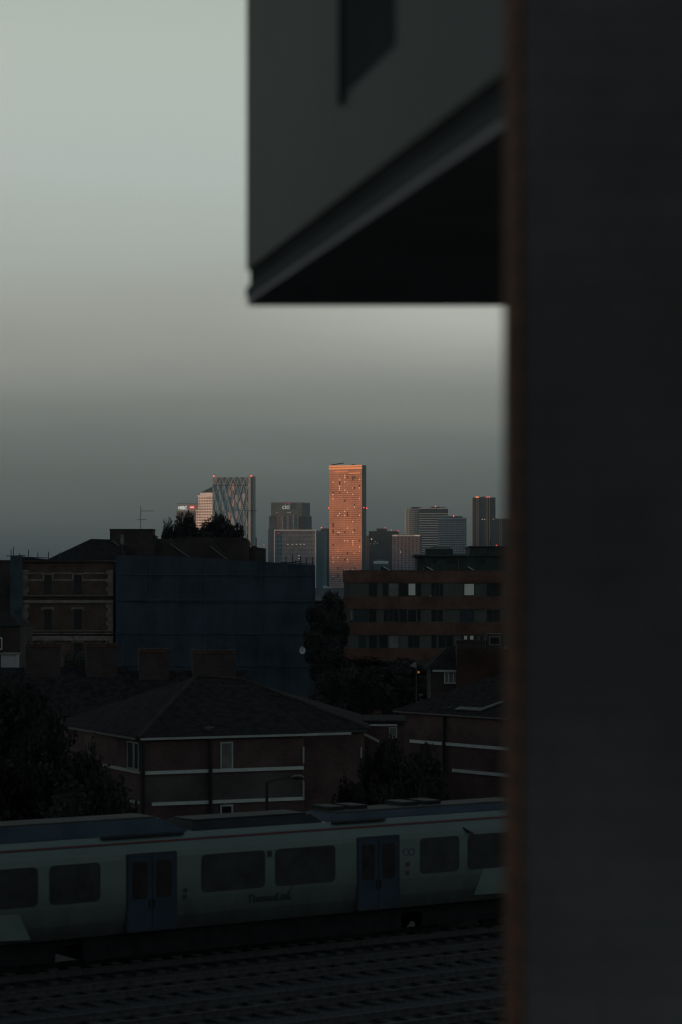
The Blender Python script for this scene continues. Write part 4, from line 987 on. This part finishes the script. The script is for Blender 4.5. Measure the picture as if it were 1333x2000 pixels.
# block with white frame
Yw = 4700
M_wf = facade('framed_wall', (.19, .25, .31), (.11, .155, .20), 2.9, 8.2, .55, .60, .3, rough=.6, spec=.2)
M_ws = mat('smooth_side', (.09, .145, .17), .6, .3, .03, .15)
wf = thing('office_tower', (X(577, Yw), Yw+18, G), 'grey office tower with a pale outline and small red sign, left of the orange tower', 'skyscraper', 'distant skyline')
MB().box(X(536.5, Yw), X(617, Yw), Yw, Yw+36, G, Z(1034.8, Yw)).build('body', M_wf, wf)
m = MB(); y0_, y1_ = Yw-1.5, Yw
m.box(X(535.7, Yw), X(537.6, Yw), y0_, y1_-.05, G, Z(1034.5, Yw)); m.box(X(616, Yw), X(618, Yw), y0_, y1_-.05, G, Z(1034.5, Yw)); m.box(X(537.6, Yw)+.01, X(616, Yw)-.01, y0_, y1_-.05, Z(1036.6, Yw), Z(1034.5, Yw))
m.build('white_frame', mat('frame_pale', (.75, .88, .95), .5, .3, .05, .1), wf)
cv = [(X(618, Yw), Yw-1)]+[(X(618+20*math.sin(R(t)), Yw), Yw+2+30*(1-math.cos(R(t)))) for t in (15, 35, 55, 75, 90)]+[(X(618, Yw), Yw+36)]
MB().prism(cv, G, Z(1036.5, Yw)).build('curved_side', M_ws, wf)
MB().box(X(541.5, Yw), X(547.5, Yw), Yw-1.0, Yw-.1, Z(1043.2, Yw), Z(1040, Yw)).build('red_sign', emit('sq_red', (.55, .03, .05), .22), wf)
MB().box(X(541.5, Yw), X(547.5, Yw), Yw-1.0, Yw-.1, Z(1044.6, Yw), Z(1043.4, Yw)).build('sign_base', M_pipe, wf)
for px, py in ((562.7, 1063.2), (571.5, 1063.2), (579.5, 1063.2), (587.5, 1063.2), (594.5, 1063.2), (584.5, 1085.2), (584.5, 1090.8)):
    MB().box(X(px-1.2, Yw), X(px+1.2, Yw), Yw-.6, Yw-.1, Z(py+.45, Yw), Z(py-.45, Yw)).build('lit_window', M_lit, wf)
M_dkb = facade('dark_block', (.030, .042, .052), (.022, .033, .042), 4, 3.8, .7, .6, .5, rough=.5, spec=.25)
t5, *_ = tower('office_tower', 'narrow dark block squeezed between the framed tower and the orange tower', ((627, 4900), (627.5, 4899), (650, 4899)), 1032, M_dkb)
beacons(t5, ((628.5, 1030.7),), 4890, 1.8)
tower('apartment_tower', 'thin grey sliver of a building immediately right of the orange tower', ((716, 4620), (716.3, 4619), (721, 4619)), 1046, mat('sliver', (.09, .09, .10), .7, .3, .05, .2))
t6, *_ = tower('office_tower', 'broad dark building with red roof lights right of the orange tower', ((720.5, 4541), (721, 4540), (779.5, 4540)), 1037.5, M_dkb)
slabx(t6, 'roof_plant', M_darkmetal, 736, 756, 1032.2, 1038, 4550, 20)
beacons(t6, ((753, 1031.2), (764.5, 1035), (778, 1037)), 4530, 1.15)
for px, py in ((726.3, 1053),): MB().box(X(px-1, 4535), X(px+1, 4535), 4535, 4552, Z(py+1, 4535), Z(py-1, 4535)).build('lit_window', M_lit, t6)
for px, py in ((724, 1062.3), (731, 1062.3), (734, 1057.5), (738, 1061)): MB().box(X(px-.6, 4535), X(px+.6, 4535), 4535, 4551, Z(py+.5, 4535), Z(py-.5, 4535)).build('lit_window', M_litdim, t6)
M_rg = facade('pink_grid', (.20, .23, .29), (.05, .08, .11), 6.6, 4.2, .50, .62, .5, rough=.6, spec=.2, wall2=(.17, .16, .20), clump=.06)
Yg = 4300
t7, *_ = tower('apartment_tower', 'mid-height block with a pinkish window grid and a bright white roof line', ((766.5, Yg), (820, Yg-3), (825, Yg+20)), 1047.5, M_rg)
MB().box(X(766, Yg), X(821, Yg), Yg-5, Yg-3.2, Z(1047.2, Yg), Z(1045.8, Yg)).build('roof_line', mat('roofline_white', (.9, .95, .97), .5, .3, .05, .2), t7)
MB().box(X(767, Yg), X(820, Yg), Yg-2, Yg+15, Z(1045.7, Yg), Z(1043.4, Yg)).build('roof_plant', mat('plant_grey', (.25, .31, .34), .6, .3, .05, .2), t7)
for a_, b_ in ((770, 776), (810, 820)): MB().box(X(a_, Yg), X(b_, Yg), Yg-5.3, Yg-5.05, Z(1047, Yg), Z(1046.1, Yg)).build('lit_window', M_lit, t7)
MB().box(X(781.7, Yg), X(783.3, Yg), Yg-4, Yg-2.5, Z(1079, Yg), Z(1077.4, Yg)).build('lit_window', M_lit, t7)
t8, *_ = tower('low_building', 'small building with a pale top storey before the dark block', ((731, 3900), (731.5, 3899), (758.5, 3899)), 1101, mat('lowgrey', (.075, .085, .09), .7, .3, .03, .3))
slabx(t8, 'top_storey', mat('pale_top', (.45, .55, .60), .6, .3, .05, .15), 730.5, 759, 1095.6, 1100.9, 3898, 20)
slabx(t8, 'roof_plant', M_ws, 737, 748, 1092.3, 1095.5, 3899, 12)
# curved dotted tower + balcony towers
Yd = 4700
M_dt = facade('dotted_wall', (.26, .42, .50), (.05, .09, .12), 4.6, 3.9, .52, .5, .3, rough=.6, spec=.2, wall2=(.27, .33, .37), clump=.08)
d0 = thing('apartment_tower', (X(806, Yd), Yd+10, G), 'pale rounded tower with a scatter of dark window squares, joined to the balcony tower', 'skyscraper', 'distant skyline')
cv = [(X(792.3, Yd), Yd+1.1)]+[(X(806-13.7*math.cos(R(t)), Yd), Yd+1.0-1.0*math.sin(R(t))) for t in (60, 75, 90, 110, 135, 160)]+[(X(819.7, Yd), Yd+1.1), (X(819.7, Yd), Yd+30), (X(792.3, Yd), Yd+30)]
MB().prism(cv, G, Z(993.5, Yd)).build('body', M_dt, d0); slabx(d0, 'roof_plant', M_darkmetal, 804, 822.5, 990.3, 993.4, Yd+8, 12)
Ye = 4680
M_bal = mat('balcony_slab', (.48, .68, .80), .6, .3, .1, .2); M_balg = facade('balcony_glass', (.028, .06, .08), (.02, .045, .065), 3, 3.3, .6, .7, .5, rough=.5, spec=.2)
def balc(name, label, a_, b_, top, Y0, dep, step, mt, y0b, mat_b=M_bal, rightcut=0):
    r = thing(name, (X((a_+b_)/2, Y0), Y0+dep/2, G), label, 'skyscraper', 'distant skyline')
    MB().box(X(a_, Y0), X(b_, Y0), Y0, Y0+dep, G, Z(top, Y0)).build('body', mt, r)
    y = y0b
    while y < 1110:
        MB().box(X(a_-.6, Y0), X(b_+.6, Y0), Y0-1.8, Y0-.02, Z(y+1.15, Y0), Z(y, Y0)).build('balcony', mat_b, r); y += step
    return r
e0_ = balc('apartment_tower', 'dark tower striped with pale horizontal balconies, red light on top', 819.5, 875.5, 993, Ye, 30, 4.65, M_balg, 1002.5)
MB().box(X(819, Ye), X(876.5, Ye), Ye-2, Ye+30, Z(993.8, Ye), Z(992.4, Ye)).build('roof_edge', M_bal, e0_)
slabx(e0_, 'roof_plant', M_darkmetal, 842, 861, 989.6, 992.3, Ye+5, 12); slabx(e0_, 'roof_plant', M_darkmetal, 863.5, 869, 989.8, 992.3, Ye+5, 12)
beacons(e0_, ((851, 989.3),), Ye, 1.7)
Yk = 4500
M_pk = facade('pinkish_flats', (.28, .29, .33), (.06, .08, .10), 4.2, 4.1, .55, .62, .4, rough=.5, spec=.2)
k0 = balc('apartment_tower', 'shorter pinkish balcony tower in front of the striped one, red light on top', 856.5, 911.5, 1012, Yk, 28, 4.35, M_pk, 1022, mat('balcony_pale', (.46, .52, .60), .6, .3, .1, .2))
MB().box(X(856, Yk), X(912, Yk), Yk-2, Yk+28, Z(1013, Yk), Z(1011.4, Yk)).build('roof_edge', M_bal, k0)
slabx(k0, 'roof_plant', M_darkmetal, 870, 904, 1008.3, 1011.3, Yk+4, 12); beacons(k0, ((886.5, 1008),), Yk, 1.7)
# dark twin tower at right
Yr = 4400
M_dr = facade('navy_tower', (.040, .058, .075), (.026, .040, .054), 4.6, 3.6, .72, .6, .35, rough=.5, spec=.3)
r0_ = thing('skyscraper', (X(946, Yr), Yr+15, G), 'tall dark tower with orange-red roof lights at the right of the skyline', 'skyscraper', 'distant skyline')
MB().box(X(924.3, Yr), X(968.3, Yr), Yr, Yr+32, G, Z(971.5, Yr)).build('body', M_dr, r0_)
slabx(r0_, 'roof_plant', M_ws, 940, 949, 969.8, 971.4, Yr+3, 12)
M_fin = mat('fin_grey', (.26, .34, .38), .5, .4, .05, .1)
for px in (932, 934.5, 951.8, 956.3): MB().box(X(px-.4, Yr), X(px+.4, Yr), Yr-1, Yr-.02, G, Z(972, Yr)).build('fin', M_fin, r0_)
MB().box(X(952.6, Yr), X(955.5, Yr), Yr-.6, Yr-.02, G, Z(972, Yr)).build('recess', M_pipe, r0_)
for px, w_ in ((932.5, 3.0), (951.7, 1), (956.2, 1.3)): MB().box(X(px-w_, Yr), X(px+w_, Yr), Yr-2, Yr-1.1, Z(971.7, Yr), Z(970.2, Yr)).build('beacon', M_orange if w_ > 2 else M_red, r0_)
for px in (942.5, 947): MB().box(X(px-1, Yr), X(px+1, Yr), Yr-.5, Yr-.03, Z(1014.8, Yr), Z(1013.6, Yr)).build('lit_window', M_lit, r0_)
r1_, *_ = tower('apartment_tower', 'lower dark tower beside the wall edge, right of the tall dark tower', ((957.5, 4350), (958, 4348), (1010, 4348)), 1013, facade('navy_low', (.048, .062, .07), (.034, .046, .054), 3.4, 3.5, .6, .6, .35, rough=.5, spec=.25))
for px in (977, 980): MB().box(X(px-.3, 4347), X(px+.3, 4347), 4346, 4347.5, G, Z(1014, 4347)).build('fin', M_fin, r1_)
MB().box(X(963, 4347), X(965.5, 4347), 4346.5, 4347.5, Z(1014.8, 4347), Z(1013.8, 4347)).build('lit_window', M_litdim, r1_)
tower('apartment_tower', 'dark distant block in the gap behind the right-hand rooftops', ((903, 4800), (903.5, 4799), (922, 4799)), 1072, M_dkb)
# low buildings in the gap beneath the orange tower
Yl = 3300
lb1 = thing('low_building', (X(648, Yl), Yl+15, G), 'low grey building under the orange tower, glimpsed in the gap right of the netting', 'building')
MB().box(X(612, Yl), X(690, Yl), Yl, Yl+30, G, Z(1150.5, Yl)).build('wall', facade('lowgap', (.10, .10, .105), (.05, .055, .06), 5, 3, .5, .4, .3, rough=.6), lb1)
MB().box(X(611, Yl), X(691, Yl), Yl-1, Yl+31, Z(1150.5, Yl)+.05, Z(1149, Yl)).build('roof', M_darkmetal, lb1)
MB().extr([P(631, 1149, Yl), P(633, 1142.5, Yl), P(649, 1149, Yl)], (0, 12, 0)).build('white_canopy', mat('canopy', (.40, .44, .45), .6, .3, .05, .1), lb1)

# plane in the sky
Ya = 5600
pl = thing('aeroplane', P(530, 696.5, Ya), 'tiny aeroplane with a bright light in the sky left of centre', 'aeroplane')
pc_ = P(530, 696.4, Ya)
MB().tube(pc_+Vector((0, -4, 0)), pc_+Vector((0, 5, .2)), .55, .3, 8).sphere(pc_+Vector((0, -4, 0)), .55).build('fuselage', M_metal, pl)
for sg in (-1, 1):
    MB().extr([pc_+Vector((sg*.4, -1, -.2)), pc_+Vector((sg*4.3, 1.2, -.6)), pc_+Vector((sg*4.3, 1.9, -.6)), pc_+Vector((sg*.4, 1.4, -.2))], (0, 0, .22)).build('wing', M_darkmetal, pl)
    MB().tube(pc_+Vector((sg*1.9, -.9, -.85)), pc_+Vector((sg*1.9, .6, -.85)), .5, .42, 8).build('engine', M_darkmetal, pl)
MB().extr([pc_+Vector((0, 3.6, .3)), pc_+Vector((0, 5, 2)), pc_+Vector((0, 5.5, 2)), pc_+Vector((0, 5.2, .3))], (.12, 0, 0)).build('tail_fin', M_metal, pl)
MB().sphere(pc_+Vector((-.1, -4.6, .2)), .55).build('landing_light', emit('landing', (1, 1, .95), .9), pl)

# ---------------------------------------------------------------- air
hz = bpy.data.materials.new('haze'); hz.use_nodes = True; nt = hz.node_tree
nt.nodes.remove(nt.nodes['Principled BSDF'])
pv = nd(nt, 'ShaderNodeVolumePrincipled'); pv.inputs['Color'].default_value = (.38, .74, 1.0, 1); pv.inputs['Density'].default_value = 3.2e-5; pv.inputs['Anisotropy'].default_value = .0
nt.links.new(pv.outputs[0], nt.nodes['Material Output'].inputs['Volume'])
tag(MB().box(-6500, 4000, -5000, 6500, G-1, 545).build('haze', hz), 'thin evening haze over the whole city', 'haze', kind='stuff')

# ---------------------------------------------------------------- light
SUN_EL = R(.5); AZ = R(84)
sun = bpy.data.lights.new('sun', 'SUN'); sun.energy = 5.0; sun.angle = R(1.0); sun.color = (1, .385, .145)
so = bpy.data.objects.new('sun', sun); C.objects.link(so)
dirv = Vector((math.sin(AZ)*math.cos(SUN_EL), math.cos(AZ)*math.cos(SUN_EL), -math.sin(SUN_EL)))
so.rotation_euler = dirv.to_track_quat('-Z', 'Y').to_euler()
w = bpy.data.worlds.new('World'); bpy.context.scene.world = w; w.use_nodes = True; nt = w.node_tree
bg = nt.nodes['Background']; sky = nd(nt, 'ShaderNodeTexSky', sky_type='NISHITA'); sky.sun_disc = False; sky.sun_elevation = SUN_EL; sky.sun_rotation = AZ+math.pi
tc = nd(nt, 'ShaderNodeTexCoord'); sp = nd(nt, 'ShaderNodeSeparateXYZ'); nt.links.new(tc.outputs['Generated'], sp.inputs[0])
nz = noise(nt, 2.2, 4, coord='Generated', vec=(1, 1, 7))
adn = nd(nt, 'ShaderNodeMath', operation='ADD'); nt.links.new(sp.outputs[2], adn.inputs[0]); nt.links.new(rng(nt, nz, .3, .7, -.009, .009), adn.inputs[1])
cr_ = nd(nt, 'ShaderNodeValToRGB'); cr_.color_ramp.interpolation = 'EASE'
def zof(py): t = (CY-py)/F; return t/math.sqrt(1+t*t)
stops = [(0.0, lin(56, 65, 68)), (zof(1040), lin(70, 80, 82)), (zof(940), lin(85, 96, 95)), (zof(850), lin(103, 112, 111)), (zof(790), lin(120, 125, 122)), (zof(740), lin(132, 136, 133)), (zof(680), lin(143, 146, 141)), (zof(600), lin(155, 158, 151)), (zof(480), lin(166, 173, 167)), (zof(330), lin(176, 185, 180)), (zof(150), lin(179, 189, 181)), (zof(0), lin(174, 184, 174)), (.29, (.30, .35, .34)), (.37, (.125, .155, .17)), (.5, (.076, .096, .108)), (1.0, (.056, .073, .084))]
el = cr_.color_ramp.elements
cr_.color_ramp.interpolation = 'LINEAR'
el[0].position = stops[0][0]; el[0].color = (*stops[0][1], 1); el[1].position = 1.0; el[1].color = (*stops[-1][1], 1)
for p_, c_ in stops[1:-1]:
    e = el.new(p_); e.color = (*c_, 1)
nt.links.new(adn.outputs[0], cr_.inputs[0])
vs = nd(nt, 'ShaderNodeVectorMath', operation='SUBTRACT'); nt.links.new(tc.outputs['Generated'], vs.inputs[0]); vs.inputs[1].default_value = (.065, .99, .108)
vm = nd(nt, 'ShaderNodeVectorMath', operation='MULTIPLY'); nt.links.new(vs.outputs[0], vm.inputs[0]); vm.inputs[1].default_value = (1/.125, .3, 1/.030)
vl = nd(nt, 'ShaderNodeVectorMath', operation='LENGTH'); nt.links.new(vm.outputs[0], vl.inputs[0])
mr = nd(nt, 'ShaderNodeMapRange', interpolation_type='SMOOTHSTEP'); nt.links.new(vl.outputs['Value'], mr.inputs[0])
for i_, q_ in enumerate((0, 1, 1.36, 1.0)): mr.inputs[i_+1].default_value = q_
cc_ = nd(nt, 'ShaderNodeCombineColor')
for i_ in range(3): nt.links.new(mr.outputs[0], cc_.inputs[i_])
skm = setmix(nt, 1.0, cr_.outputs[0], cc_.outputs[0], 'MULTIPLY')   # a paler break in the cloud
# strength .1 on the Nishita sky, with the cloud sheet above it
sc1 = nd(nt, 'ShaderNodeVectorMath', operation='SCALE'); nt.links.new(skm, sc1.inputs[0]); sc1.inputs[3].default_value = 10.0
add = nd(nt, 'ShaderNodeVectorMath', operation='MULTIPLY_ADD'); nt.links.new(sky.outputs[0], add.inputs[0]); add.inputs[1].default_value = (.12, .12, .12); nt.links.new(sc1.outputs[0], add.inputs[2])
nt.links.new(add.outputs[0], bg.inputs['Color']); bg.inputs['Strength'].default_value = .1

# ---------------------------------------------------------------- camera
cam = bpy.data.cameras.new('camera'); co = bpy.data.objects.new('camera', cam); C.objects.link(co)
co.location = (0, 0, H); co.rotation_euler = (R(90), 0, 0)
cam.sensor_fit = 'VERTICAL'; cam.sensor_height = 36; cam.lens = F/2000*36; cam.shift_y = (CY-1000)/2000
cam.clip_start = .1; cam.clip_end = 40000
cam.dof.use_dof = True; cam.dof.focus_distance = 600; cam.dof.aperture_fstop = 2.1
sc = bpy.context.scene; sc.camera = co
sc.view_settings.view_transform = 'Standard'; sc.view_settings.look = 'None'; sc.view_settings.exposure = 0; sc.view_settings.gamma = 1
sc.cycles.filter_width = 1.2; sc.cycles.max_bounces = 6; sc.cycles.volume_bounces = 0
